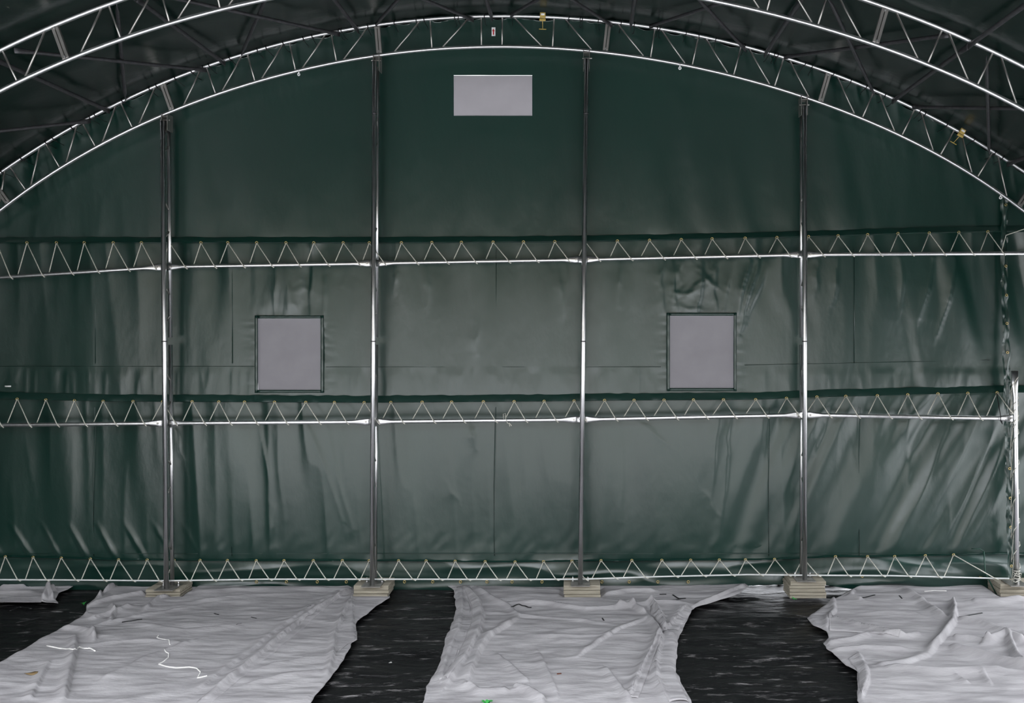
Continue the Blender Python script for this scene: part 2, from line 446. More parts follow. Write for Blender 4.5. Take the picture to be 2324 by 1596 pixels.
def tarp_disp(idx, X, Z, px, py):
    """folds: offset towards the viewer in metres (positive = nearer)"""
    d = np.zeros_like(X)
    if idx == 0:
        d += 0.010 * noise(X * 1.6, Z * 0.35, 3) + 0.005 * noise(X * 5 + 0.3 * Z, Z * 0.5, 4)
        # puckers under the ties of the arch
        e = np.maximum(0, py - yu(px)) * 0.0036
        d += np.exp(-e / 0.16) * (0.016 * noise(X * 9, Z * 1.3, 6) + 0.010 * ridged(X * 14 + Z * 3, Z * 4, 7))
        d += 0.018 * sstep(1350, 1700, px) * noise(X * 4.5 + Z * 0.9, Z * 0.5, 8) * 0.7
        d += 0.004 * ridged(X * 7, Z * 0.6, 2) * sstep(400, 545, py)
    elif idx == 1:
        top = np.exp(-np.maximum(0, py - 560) / 130.0)
        d += 0.010 * noise(X * 1.7, Z * 0.5, 9)
        d += (0.003 + 0.011 * top) * noise(X * 6.5 + 0.4 * noise(X, Z * 2, 1), Z * 0.8, 10)
        d += 0.008 * top * ridged(X * 5 + 0.3 * Z, Z * 0.9, 11)
        # creases above the windows
        d += creases(px, py, ((1525,598,1537,700,.014),(1545,600,1540,640,.010),(1597,605,1588,670,.012),(1588,670,1585,712,.010),(1545,668,1590,655,.008),(1560,665,1600,635,.009),(1600,632,1622,645,.009),(1588,612,1620,640,.007),
            (1633,590,1622,645,.012),(1622,650,1624,712,.010),(1545,695,1588,702,.009),(1530,672,1542,658,.009),(1506,598,1500,650,.008),(1500,650,1513,716,.008),(1405,598,1406,690,.008),(1702,596,1672,722,.022),(1720,598,1682,745,.020),(1738,606,1694,735,.014),(1656,598,1648,700,.010),
            (1270,598,1278,710,.010),(1285,600,1290,690,.006),(626,605,628,718,.012),(655,608,657,715,.008),(708,604,709,716,.012),(737,606,735,735,.016),(672,668,676,712,.006),(690,640,700,660,.006),(895,604,900,660,.008),(975,602,972,690,.009),(1860,600,1850,660,.008),(1905,598,1888,690,.010),(2045,590,2048,700,.010),(2120,590,2090,720,.014),(2170,590,2130,760,.016),(1085,740,1083,800,.010)))
        m_ = np.exp(-((px - 660) / 75.0) ** 2) * (1 - sstep(690, 725, py))
        d += m_ * 0.016 * noise(X * 14, Z * 1.6, 14)
        # stitched-window pucker
        for (a, b_, c, e) in WIN[1]:
            ex = np.maximum(np.maximum(a - px, px - b_), 0); ey = np.maximum(np.maximum(c - py, py - e), 0)
            r_ = np.hypot(ex, ey)
            sd = np.exp(-r_ / 14.0) * sstep(2, 7, r_) * (1 - sstep(30, 45, r_))
            wx = sstep(0, 6, ex); wy = sstep(0, 6, ey)
            d += sd * (0.005 * noise(X * 8, Z * 38, 15) * wx * (1 - wy) + 0.004 * noise(X * 36, Z * 8, 16) * wy)
        # band above the lower hem, gathered under a seam
        band = sstep(830, 852, py)
        d += band * (0.0045 * noise(X * 8, Z * 0.9, 17) + 0.003 * ridged(X * 15, Z * 1.5, 18))
        d += 0.026 * sstep(1950, 2150, px) * noise(X * 5.5 + Z * 1.2, Z * 0.5, 19)
    elif idx == 2:
        d += 0.012 * noise(X * 1.5, Z * 0.7, 20)
        bend = 0.35 * (py - 950) / 330.0
        d += 0.020 * noise(X * 4.2 - bend * 0.6, Z * 0.45, 21) * (1 - sstep(1500, 1750, px))
        d += 0.009 * ridged(X * 6.5 - bend, Z * 0.6, 22) * (0.4 + 0.6 * np.exp(-((px - 680) / 260.0) ** 2))
        # long sweeping diagonal pulls on the right
        rm = sstep(1480, 1850, px)
        q = (px - 1900) * 0.011 + (py - 1100) * (0.0052 + 0.0016 * (px - 1900) / 300.0)
        d += rm * (0.034 * noise(q * 1.15, (py * 0.6 - px * 0.5) * 0.003, 23) + 0.016 * noise(q * 2.6, (py - px) * 0.003, 24))
        # short pulls to the eyelets at the lower left
        q = (px * 0.0158 - (py - 1270) * 0.009)
        lm = (1 - sstep(330, 520, px)) * sstep(1170, 1250, py)
        d += lm * 0.02 * np.power(np.clip(np.cos(q * 2 * math.pi - 1.2 + 0.6 * noise(X * 2, Z, 3)), 0, 1), 5) * (0.55 + 0.45 * noise(X * 3.1, 0 * Z, 9))
        d += 0.004 * sstep(1190, 1255, py) * noise(X * 15 - Z * 6, Z * 9, 25)
        # a few creases: (x0, y0) -> (x1, y1), sharpness
        d += creases(px, py, ((592,960,620,1150,.010),(620,1150,625,1240,.010),(634,965,645,1180,.008),(1410,965,1413,1180,.006),(1634,960,1612,1120,.009),(1658,955,1650,1030,.009),(1650,1030,1636,1230,.009),(1600,1120,1635,1170,.005),
                                   (1080,965,1076,1020,.008),(1070,970,1078,1015,.008),(1455,962,1510,1000,.005),(400,980,417,1040,.012),(1018,1100,1040,1140,.005),(700,960,780,1180,.010),(740,965,800,1200,.008),(1870,965,1850,1030,.008),(2150,980,2060,1180,.012),(2270,960,2130,1250,.018),(2290,985,2165,1255,.018),(2215,960,2080,1240,.012)))
        d += 0.004 * ridged(X * 3.1 - 0.2 * Z, Z * 0.3, 26)
    else:
        d += 0.016 * noise(X * 2, Z * 9, 27) + 0.012 * ridged(X * 1.3 + Z * 2, Z * 9 - X * 0.6, 28)
        bl = sstep(1900, 2060, px)
        d += bl * (0.05 * np.sin(np.clip((py - 1262) / 80.0, 0, 1) * math.pi) + 0.03 * noise(X * 1.4, Z * 14 + 1.5 * np.sin(X * 2), 29))
        d += 0.10 * sstep(1330, 1345, py) * bl
    # nearly flat where it is held by the hem
    hemf = (h1, h2, h3, hf)[idx](px)
    if idx < 3: d = d * (1 - 0.85 * np.exp(-np.maximum(0, hemf - py) / 14.0))
    return d

def tarp_mesh(idx, pxa, pxb, topf, botf, ytop, ybot, step, name, parent):
    Y = YT[idx]
    gx = np.linspace(pxa, pxb, int((pxb - pxa) * 0.0036 / step))
    gy = np.linspace(ytop, ybot, int((ybot - ytop) * 0.0036 / step))
    for w in WIN.get(idx, []):
        gx = np.concatenate([gx[np.abs(gx - w[0]) > 1.6], [w[0]]]); gx = np.concatenate([gx[np.abs(gx - w[1]) > 1.6], [w[1]]])
        gy = np.concatenate([gy[np.abs(gy - w[2]) > 1.6], [w[2]]]); gy = np.concatenate([gy[np.abs(gy - w[3]) > 1.6], [w[3]]])
    gx.sort(); gy.sort()
    PX, PY0 = np.meshgrid(gx, gy, indexing='ij')
    PY = np.minimum(np.maximum(PY0, topf(PX)), botf(PX))
    Xw = px2X(PX, Y); Zw = py2Z(PY, Y)
    d = tarp_disp(idx, Xw, Zw, PX, PY)
    d = np.clip(d, -0.03, 0.16 if idx == 3 else 0.04)
    V = np.stack([Xw, Y - d, Zw], -1).reshape(-1, 3)
    fcs = grid_faces(len(gx), len(gy))
    # drop collapsed faces and window holes
    pyf = PY.reshape(-1)[fcs]; pxf = PX.reshape(-1)[fcs]
    keep = (pyf.max(1) - pyf.min(1)) > 0.02
    cx = pxf.mean(1); cy = pyf.mean(1)
    for w in WIN.get(idx, []):
        keep &= ~((cx > w[0]) & (cx < w[1]) & (cy > w[2]) & (cy < w[3]))
    fcs = fcs[keep]
    used = np.unique(fcs); remap = -np.ones(len(V), int); remap[used] = np.arange(len(used))
    return mesh_obj(name, V[used], remap[fcs], M['tarp'], parent)

wall = empty('wall_far', (0, 0.2, 0), 'end wall of four overlapping green tarpaulins laced to steel rails', 'wall', kind='structure')
def wpart(o, label=None):
    o.matrix_parent_inverse = Matrix.Translation((0, -0.2, 0))
    if label: o['label'] = label
    return o
XA, XB = -240, 2560
ties_px = [5,49,106,121,163,204,217,279,340,355,398,436,461,475,523,584,604.5,643,688,709,770,776,811,834,854,896,945,963,1032,1039,1100,1162,
           1292,1318,1322,1359,1410,1440,1493,1498,1556,1587,1625,1689,1746,1759,1764,1826,1844,1890.5,1932,1965.5,2009,2030,2089,2100,2149,2209,2258,2276]
_tp = np.array([-240.] + ties_px + [2350., 2560.])
def top_edge(px):
    # edge of the upper tarpaulin: tight at the ties, sagging between them
    i = np.clip(np.searchsorted(_tp, px) - 1, 0, len(_tp) - 2)
    L = _tp[i + 1] - _tp[i]; t = (px - _tp[i]) / L
    base = np.where(px < 0, yu(0) - px * 0.66 + px * px * 0.0006, np.where(px > 2324, yu(2324) + (px - 2324) * 0.66 + (px - 2324) ** 2 * 0.0006, yu(px)))
    return base + 4.0 + np.minimum(L, 60) * 0.09 * np.sin(np.pi * np.clip(t, 0, 1)) ** 2
t_up = wpart(tarp_mesh(0, XA, XB, top_edge, h1, 30, 556, 0.014, 'upper_tarp', wall), 'upper green tarpaulin tied under the arch')
t_mid = wpart(tarp_mesh(1, XA, XB, lambda x: x * 0 + 500, h2, 500, 916, 0.013, 'middle_tarp', wall), 'middle green tarpaulin with two pale windows')
t_low = wpart(tarp_mesh(2, XA, XB, lambda x: x * 0 + 890, h3, 890, 1278, 0.012, 'lower_tarp', wall), 'lower green tarpaulin with sweeping folds')
t_skirt = wpart(tarp_mesh(3, XA, XB, lambda x: x * 0 + 1235, hf, 1235, 1350, 0.010, 'skirt_tarp', wall), 'glossy green skirt tarpaulin at the ground')
tarps = [t_up, t_mid, t_low, t_skirt]

# folded hem bands: the lower edge stands forward, so the band faces slightly upwards
def hem(idx, fn, hgt, out_, name='hem'):
    vv, fc = [], []; Y = YT[idx]
    pxs = np.arange(-200, 2500, 6)
    for i, px in enumerate(pxs):
        z = py2Z(float(fn(px)), Y)
        w = 0.004 * float(noise(px * 0.05, 0.5, 31 + idx)); w2 = 0.006 * float(noise(px * 0.09, 2.5, 33 + idx))
        vv += [(px2X(px, Y), Y - 0.012, z + hgt + w), (px2X(px, Y), Y - 0.016 - out_ * .55 + w2, z + hgt * 0.5), (px2X(px, Y), Y - 0.016 - out_, z + 0.004 + w * .5), (px2X(px, Y), Y - 0.010, z - 0.002)]
        if i:
            for k in range(4):
                k2 = (k + 1) % 4
                fc.append(((i - 1) * 4 + k, (i - 1) * 4 + k2, i * 4 + k2, i * 4 + k))
    o = mesh_obj(name, vv, fc, M['tarp'], tarps[idx], False)
    return smooth_by_angle(o, 50)
def subfix(o, t):   # sub-part keeps world coordinates
    o.matrix_parent_inverse = Matrix.Identity(4)
    return o
for idx, fn, r, u in ((0, h1, 0.050, 0.022), (1, h2, 0.058, 0.024), (2, h3, 0.012, 0.008)):
    hem(idx, fn, r, u)
# seam ribs across the middle and lower tarpaulins
def rib(idx, pts_px, r):
    g = Geo(); g.tube([P(x, y, YT[idx] - 0.008) for x, y in pts_px], r, r, 6)
    return subfix(g.obj('seam', M['tarp'], tarps[idx]), None)
rib(1, [(x, 832 + (0 if x < 1700 else -(x - 1700) * 0.012)) for x in list(range(-200, 576, 40)) + [576]], 0.002)
rib(1, [(x, 833) for x in range(740, 1512, 40)], 0.002)
rib(1, [(x, 829 - (x - 1690) * 0.02) for x in range(1690, 2280, 40)], 0.002)
rib(2, [(x, 1257) for x in range(-200, 2280, 40)], 0.003)
for px in (213, 526, 1122, 1745, 1950):
    rib(2, [(px + 2, 925), (px - 1, 1100), (px, 1262)], 0.0025)
for px in (216, 527, 1126, 1939):
    rib(1, [(px, 565), (px, 700), (px, 825)], 0.0025)

# right-hand edge flap of the wall with eyelets
def ribbon(name, path, w, mat, parent, n=6, amp=0.01, seed=40):
    vv, fc = [], []
    for i, p in enumerate(path):
        for k in range(n):
            u = k / (n - 1) - 0.5
            vv.append((p.x + u * w, p.y - amp * float(noise(i * 0.5, k * 0.7, seed)), p.z))
    for i in range(len(path) - 1):
        for k in range(n - 1):
            a = i * n + k
            fc.append((a, a + 1, a + n + 1, a + n))
    return mesh_obj(name, vv, fc, mat, parent)
strip_px = [(2279, y) if y < 600 else (2279 + (y - 600) * 0.022, y) for y in np.arange(452, 1320, 7)]
ef = ribbon('edge_flap', [P(x, y, 0.095) for x, y in strip_px], 0.055, M['tarp'], wall, 7, 0.02)
wpart(ef, 'crinkled edge flap with eyelets')
for y in (465, 604, 670, 734, 800, 1064, 1131, 1197, 1285):
    g = Geo(); x = 2283 + max(0, y - 600) * 0.018
    g.torus(P(x, y, 0.07), (0, 1, 0), 0.009, 0.003, 12, 6)
    subfix(g.obj('grommet', M['brass'], ef), None)
# small white tag at the left edge
g = Geo(); g.box(P(18, 877, 0.12), (0.05, 0.004, 0.012)); wpart(g.obj('white_tag', M['white'], wall))

# eyelets
gr1 = [-8,61,128,191,257,321,385,456,517,582.5,649,712,779,838,911,980,1047,1119,1188,1259,1328,1401,1474,1546,1616,1691,1763,1835,1902,1969,2038,2109,2176,2242]
gr2 = [-26,39,104,169,234,302,369,436,496.5,555,623,694,759,826.6,887,958,1025,1097,1167,1235,1303,1372,1439,1507,1574,1642,1715,1785,1854,1919.5,1991,2060,2128.6,2196.5,2263]
gr3 = [-52,12,75,139,205,269,334,395,454,516,581.5,644.5,711,777,838,904.6,967,1033,1101,1169,1233.6,1298,1364,1434,1502,1567.5,1632.5,1692,1758,1822,1896,1969,2030.5,2100,2164]
g = Geo(); g.torus((0, 0, 0), (0, 1, 0), 0.010, 0.0035, 14, 6)
g0 = g.obj('grommet', M['brass'], t_up); ring_me = g0.data
bpy.data.objects.remove(g0)
def put_ring(parent, loc):
    o = bpy.data.objects.new('grommet', ring_me); col.objects.link(o); o.parent = parent; o.location = loc
for idx, gl, fn, dz in ((0, gr1, h1, -1), (1, gr2, h2, 0), (2, gr3, h3, 0)):
    for px in gl:
        put_ring(tarps[idx], P(px, float(fn(px)) + dz, YT[idx] - 0.045))
for px in (582, 650, 720, 786, 918, 982, 1045, 1105, 1162, 1230, 1366, 1428, 1493, 1562, 1957, 2027, 2226):
    put_ring(t_skirt, P(px, 1321 if px < 1800 else 1308, YT[3] - 0.05))

# windows
def window(name, w, idx, label, hemmed):
    a, b_, c, e = w; Y = YT[idx]
    t = empty(name, P((a + b_) / 2, e, Y), label, 'window', kind='structure')
    org = t.location
    n1, n2 = 24, 24
    gx = np.linspace(a - 1, b_ + 1, n1); gy = np.linspace(c - 1, e + 1, n2)
    PX, PY = np.meshgrid(gx, gy, indexing='ij')
    Yv = Y + 0.012 - 0.004 * noise(PX * 0.02, PY * 0.02, 50 + idx)
    V = np.stack([px2X(PX, Y), Yv, py2Z(PY, Y)], -1).reshape(-1, 3)
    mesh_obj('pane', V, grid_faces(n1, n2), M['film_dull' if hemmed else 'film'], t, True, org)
    if hemmed:
        bw = 7
        for (x0, x1, y0, y1) in ((a - bw, a - 0.3, c - bw, e + bw), (b_ + 0.3, b_ + bw, c - bw, e + bw), (a - 0.3, b_ + 0.3, c - bw, c - 0.3), (a - 0.3, b_ + 0.3, e + 0.3, e + bw)):
            g = Geo(); s = 0.0036
            nseg = 22; vert = (y1 - y0) > (x1 - x0)
            pts = [P((x0 + x1) / 2, y0 + (y1 - y0) * k / nseg, Y - 0.018 - 0.004 * float(noise(k * 0.9, x0, 51))) if vert else
                   P(x0 + (x1 - x0) * k / nseg, (y0 + y1) / 2, Y - 0.018 - 0.004 * float(noise(k * 0.9, y0, 52))) for k in range(nseg + 1)]
            w_ = min(x1 - x0, y1 - y0) * s / 2
            if vert: g.tube(pts, w_, 0.004, 6, up=(0, 1, 0))
            else: g.tube(pts, 0.004, w_, 6)
            g.obj('hem_strip', M['tarp'], t, True, org)
    return t
window('window_1', WIN[0][0], 0, 'wide pale window film high in the end wall under the arch', False)
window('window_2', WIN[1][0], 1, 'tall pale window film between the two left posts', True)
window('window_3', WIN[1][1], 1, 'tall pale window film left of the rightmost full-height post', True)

# ------------------------------------------------------------------ arches
WEB = [((0,455),(11,390)),((56,428),(23,380)),((70,420),(90,337)),((134,378),(105,328)),((150,369),(174,287)),((216,332),(188,280)),((232,323),(262,243)),
 ((300,289),(275,236)),((316,280),(350,203)),((416,240),(454,161)),((489,212),(469,155)),((505,205),(547,130)),((578,183),(562,125)),((594,178),(641,103)),
 ((670,157),(657,98)),((688,152),(737,81)),((763,137),(752,76)),((781,133),(834,63)),((897,115),(953,48)),((980,107),(976,46)),((1006,105),(1065,40)),
 ((1092.5,101),(1092.5,40)),((1139.5,101),(1140,40)),((1227,102),(1168,41)),((1254,105),(1257.6,44)),((1341,111),(1284,45)),((1458,124),(1404,57)),
 ((1477,126.5),(1486,67)),((1552.5,141),(1501,68)),((1572,143),(1585,85)),((1649,162),(1603,89)),((1666,166.5),(1682,107)),((1745,188.5),(1700,111)),
 ((1759,192),(1778,134)),((1834.5,218),(1794,141)),((1939,258),(1902,178)),((1958,265),(1982,210)),((2030,297),(1997,216)),((2048,305),(2075,250)),
 ((2118,342),(2091,258)),((2134.5,351),(2165,297)),((2205.5,392),(2184,312)),((2220,399),(2252,347)),((2284,442),(2265,357)),
 # legs and haunches beyond the frame
 ((-40,508),(-75,447)),((-52,518),(-25,409)),((-140,605),(-160,525)),((-195,740),(-250,640)),((-220,860),(-272,900)),((-222,1040),(-272,980)),((-222,1060),(-272,1120)),((-222,1240),(-272,1170)),
 ((2400,535),(2380,430)),((2415,550),(2452,485)),((2480,640),(2510,555)),((2520,760),(2570,690)),((2540,880),(2592,820)),((2544,900),(2594,1000)),((2544,1080),(2594,1020)),((2544,1100),(2594,1220))]
PLATES = [((370,191),(391,250)),((856,59),(861,121)),((1381,52),(1374,115)),((1880,168),(1862,230)),((2350,409),(2312,468)),((-22,405),(20,462))]
CH_R = 0.0150
def build_arch():
    o0 = P(1118, 1340, 0.03); o0.z = 0
    t = empty('roof_arch', o0)
    org = o0
    Ya = 0.0
    for nm, c, r in (('upper_chord', CU, 0.0155), ('lower_chord', CL, 0.0145)):
        g = Geo(); pts = [P(x, y, Ya) for x, y in c]
        pts[0].z = 0.0; pts[-1].z = 0.0
        g.tube(pts, r, r, 14, up=(0, 1, 0)); g.obj(nm, M['galv'], t, True, org)
    for (l, u) in WEB:
        a, b_ = P(*l, Ya), P(*u, Ya)
        dv = (b_ - a).normalized()
        a = a - dv * 0.012; b_ = b_ + dv * 0.012
        g = Geo(); g.tube([a, b_], 0.0068, 0.0068, 8, up=(0, 1, 0)); g.obj('web_bar', M['galv_flat'], t, True, org)
    for (u, l) in PLATES:
        a, b_ = P(*l, Ya), P(*u, Ya)
        ax = (b_ - a); L = ax.length; z = ax.normalized(); x = Vector((0, 1, 0)).cross(z).normalized(); y = z.cross(x)
        R = Matrix((x, y, z)).transposed()
        g = Geo(); c = (a + b_) / 2
        for s in (-1, 1):          # a channel pair bolted back to back
            g.box(c + x * (s * 0.0125), (0.021, 0.024, L - 0.004), R)
        pl = g.obj('splice_plate', M['galv_flat'], t, False, org)
        bevel(pl, 0.002, 1)
        # butt joint of the chord
        for q in (a - z * 0.018, b_ + z * 0.0):
            pass
        for f_ in (0.06, 0.94):
            g = Geo(); g.box(a.lerp(b_, f_) - Vector((0, 0.014, 0)), (0.010, 0.010, 0.010), R)
            subfix(g.obj('bolt', M['galv'], pl, False, org), None)
    return t
arch = build_arch()
def copy_tree(o, parent=None):
    c = o.copy(); col.objects.link(c); c.parent = parent
    for ch in list(o.children):
        copy_tree(ch, c)
    return c
AL = ['far galvanised truss arch that the end wall is tied to', 'nearer galvanised truss arch crossing the top corners of the view', 'third truss arch nearest the photographer overhead']
arches = [arch, copy_tree(arch), copy_tree(arch)]
for i, a in enumerate(arches):
    tag(a, AL[i], 'arch', 'roof truss arches')
    a.location.y = 0.0 - BAY * i
# arch mesh parts were built about o0 with Y=.03: shift back so that chords lie in the plane Y=0
for a in arches:
    a.location.y += 0.03
arches[1].rotation_euler.y = -0.006
arches[1].location.z = 0.0

# hooks under the lower chord
for px, lab in ((678, 'small white hook under the arch left of the second post'), (1543, 'small white hook under the arch right of the third post'), (2271, 'small white hook under the arch near the right corner')):
    g = Geo(); c = P(px, float(yl(px)) + 4, -0.012)
    g.torus(c - Vector((0, 0, 0.018)), (0.2, 1, 0), 0.009, 0.005, 12, 6)
    g.tube([c + Vector((0, 0, 0.012)), c - Vector((0, 0, 0.010))], 0.005, 0.005, 8)
    o = g.obj('eye_hook', M['white'], None, True, c); tag(o, lab, 'hook', 'hooks under the far arch')

# purlins and braces between the arches
NODE = [-54, 245, 508, 812, 1117, 1432, 1737, 2028, 2290]
def chord_pt(px, Y, inn=0.028):
    if px < 0: y = float(yu(0)) - px * 0.68
    elif px > 2324: y = float(yu(2324)) + (px - 2324) * 0.68
    else: y = float(yu(px))
    e = 4.0
    y2 = float(yu(min(max(px + e, 0), 2324))); y1 = float(yu(min(max(px - e, 0), 2324)))
    p = P(px, y)
    sl = (y2 - y1) / (2 * e)
    n = Vector((-sl, 0, -1)); n.normalize()       # inward (down)
    n = Vector((-sl, 0, -1.0)).normalized()
    q = p + n * inn
    return Vector((q.x, Y, q.z))
def flat_tube(g, a, b_, r, flat=0.10, n=10, up=(0, 0, 1), wide=1.45, thin=0.35):
    a, b_ = Vector(a), Vector(b_); L = (b_ - a).length
    fr = [0, flat * .35 / L, flat / L, 1 - flat / L, 1 - flat * .35 / L, 1]
    sa = [r * thin, r * thin, r, r, r * thin, r * thin]; sb = [r * wide, r * wide, r, r, r * wide, r * wide]
    g.tube([a.lerp(b_, f) for f in fr], sa, sb, n, up=up)
PN = ['beyond the left edge', 'second from the left', 'third from the left', 'fourth from the left', 'at the crown', 'just right of the crown', 'third from the right', 'second from the right', 'at the far right']
for bay in (0, 1):
    ya, yb = -BAY * bay, -BAY * (bay + 1)
    for i, px in enumerate(NODE):
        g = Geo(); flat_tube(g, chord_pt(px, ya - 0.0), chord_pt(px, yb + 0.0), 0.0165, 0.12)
        o = g.obj('purlin', M['shade_dark_steel'], None, True, chord_pt(px, (ya + yb) / 2))
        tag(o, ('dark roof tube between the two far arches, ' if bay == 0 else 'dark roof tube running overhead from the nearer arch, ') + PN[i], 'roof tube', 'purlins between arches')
    if bay == 0:
        for i in range(len(NODE) - 1):
            for (p0, p1, s0, s1, lab) in ((NODE[i], NODE[i + 1], 42, -36, 'rising rightwards'), (NODE[i + 1], NODE[i], -42, 36, 'rising leftwards')):
                lv = 0.004 if p0 < p1 else 0.036
                a = chord_pt(p0 + s0, ya - 0.02, lv); b_ = chord_pt(p1 + s1, yb + 0.02, lv)
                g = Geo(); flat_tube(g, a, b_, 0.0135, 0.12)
                o = g.obj('diagonal_brace', M['shade_dark_steel'], None, True, (a + b_) / 2)
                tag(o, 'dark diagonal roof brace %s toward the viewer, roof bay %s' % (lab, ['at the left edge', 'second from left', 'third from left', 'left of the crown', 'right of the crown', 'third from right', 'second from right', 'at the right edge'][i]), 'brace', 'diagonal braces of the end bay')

# black ties on the far arch
ORD = ['first', 'second', 'third', 'fourth', 'fifth', 'sixth', 'seventh', 'eighth', 'ninth', 'tenth', 'eleventh', 'twelfth', 'thirteenth', 'fourteenth', 'fifteenth', 'sixteenth', 'seventeenth', 'eighteenth']
tie_zone = [(376, 'left of the leftmost post', []), (852, 'between the leftmost and second posts', []), (1330, 'between the second and third posts', []), (1826, 'between the third and fourth posts', []), (9999, 'right of the fourth post', [])]
for px in ties_px:
    zn = next(z_ for z_ in tie_zone if px < z_[0]); zn[2].append(px)
    tie_label = '%s black cable tie on the far arch, %s' % (ORD[len(zn[2]) - 1], zn[1])
    c = P(px, float(yu(px)) if 0 <= px <= 2324 else float(yu(0)), 0.0)
    sl = float(yu(px + 3) - yu(px - 3)) / 6
    ax = Vector((1, random.uniform(-.3, .3), -sl + random.uniform(-.25, .25)))
    g = Geo(); g.torus(c, ax, 0.0200, 0.0038, 16, 5)
    dn = Vector((-sl, 0.0, -1)).normalized()
    g.tube([c + dn * 0.019 - Vector((0, 0.003, 0)), c + dn * 0.032 + Vector((random.uniform(-.008, .008), 0.10, 0)), c + dn * 0.036 + Vector((random.uniform(-.012, .012), 0.125, 0))], 0.0026, 0.0026, 5)
    g.box(c + dn * 0.021 - Vector((0, 0.006, 0)), (0.009, 0.007, 0.007))
    o = g.obj('cable_tie', M['tie'], None, True, c)
    tag(o, tie_label, 'cable tie', 'black cable ties along the far arch')

# yellow buckles on the arch and the arrow sticker
for px, lab, dz in ((1232, 'yellow strap buckle on the arch near the crown', 2), (2181, 'yellow strap buckle on the arch near the right corner', 0)):
    sl = float(yu(px + 3) - yu(px - 3)) / 6
    R = Matrix.Rotation(math.atan(sl) , 3, 'Y')
    c = P(px, float(yu(px)), 0.0)
    t = empty('strap_buckle', c, lab, 'buckle', 'strap buckles')
    g = Geo(); g.box(c + R @ Vector((0, -0.022, 0.004)), (0.046, 0.014, 0.046), R); bo = bevel(g.obj('body', M['buckle'], t, False, c), 0.004)
    g = Geo(); g.box(c + R @ Vector((0, -0.026, -0.034)), (0.052, 0.018, 0.020), R); bevel(g.obj('lever', M['buckle'], t, False, c), 0.004)
    g = Geo(); g.box(c + R @ Vector((0, -0.031, 0.008)), (0.030, 0.006, 0.014), R); g.obj('strap_slot', M['white'], t, False, c)
    g = Geo(); g.tube([c + R @ Vector((-0.03, 0.05, -0.085)), c + R @ Vector((0.03, 0.05, -0.085))], 0.004, 0.004, 6); g.tube([c + R @ Vector((0.0, -0.01, -0.04)), c + R @ Vector((0.0, 0.05, -0.085))], 0.0025, 0.0025, 6); g.obj('strap_tail', M['buckle'], t, True, c)
c = P(1120, 72, 0.115)
t = empty('arrow_sticker', c, 'small white sticker with a red arrow below the crown of the arch', 'sticker')
g = Geo(); g.box(c, (0.031, 0.003, 0.072)); g.obj('sheet', M['white'], t, False, c)
g = Geo()
y_ = -0.0025
g.add([c + Vector(v) for v in ((-.005, y_, -.026), (.005, y_, -.026), (.005, y_, .004), (-.005, y_, .004), (-.011, y_, .004), (.011, y_, .004), (0, y_, .026))], [(0, 1, 2, 3), (4, 5, 6)])
g.obj('arrow', M['red'], t, False, c)

# ------------------------------------------------------------------ foot blocks
BL = [  # front-left px, front-right px, top-front py, bottom-front py, layers, label
 (329, 409, 1338, 1358, 3, 'stacked wood block under the leftmost post'),
 (801, 882, 1329, 1357, 3, 'stacked wood block under the second post from the left'),
 (1278, 1363, 1329, 1359, 3, 'stacked wood block under the third post from the left'),
 (1791, 1875, 1319.5, 1360, 5, 'tall five-layer wood block under the fourth post'),
 (2270, 2372, 1326, 1356, 3, 'stacked wood block under the short post at the right edge')]
block_top = []
for (a, b_, yt, yb, nl, lab) in BL:
    pl = G(a, yb); pr = G(b_, yb); d = pl.y + D
    h = (yb - yt) / F * d
    w = pr.x - pl.x; dep = 0.235
    cx = (pl.x + pr.x) / 2; cy = pl.y + dep / 2
    t = empty('foot_block', (cx, cy, 0), lab, 'wood block', 'wood blocks under the posts')
    z = 0.0
    ths = np.array([1.0] * nl); ths[-1] = 1.35; ths = ths / ths.sum() * h
    for k in range(nl):
        th = ths[k]
        g = Geo(); jx, jy = random.uniform(-.006, .006), random.uniform(-.006, .006)
        g.box((cx + jx, cy + jy, z + th / 2), (w - random.uniform(0, .012), dep - random.uniform(0, .012), th - 0.0035), Matrix.Rotation(random.uniform(-.02, .02), 3, 'Z'))
        o = g.obj('board', M['wood'], t, False, (cx, cy, 0)); bevel(o, 0.0035, 2)
        z += th
    block_top.append((cx, cy, h, w))

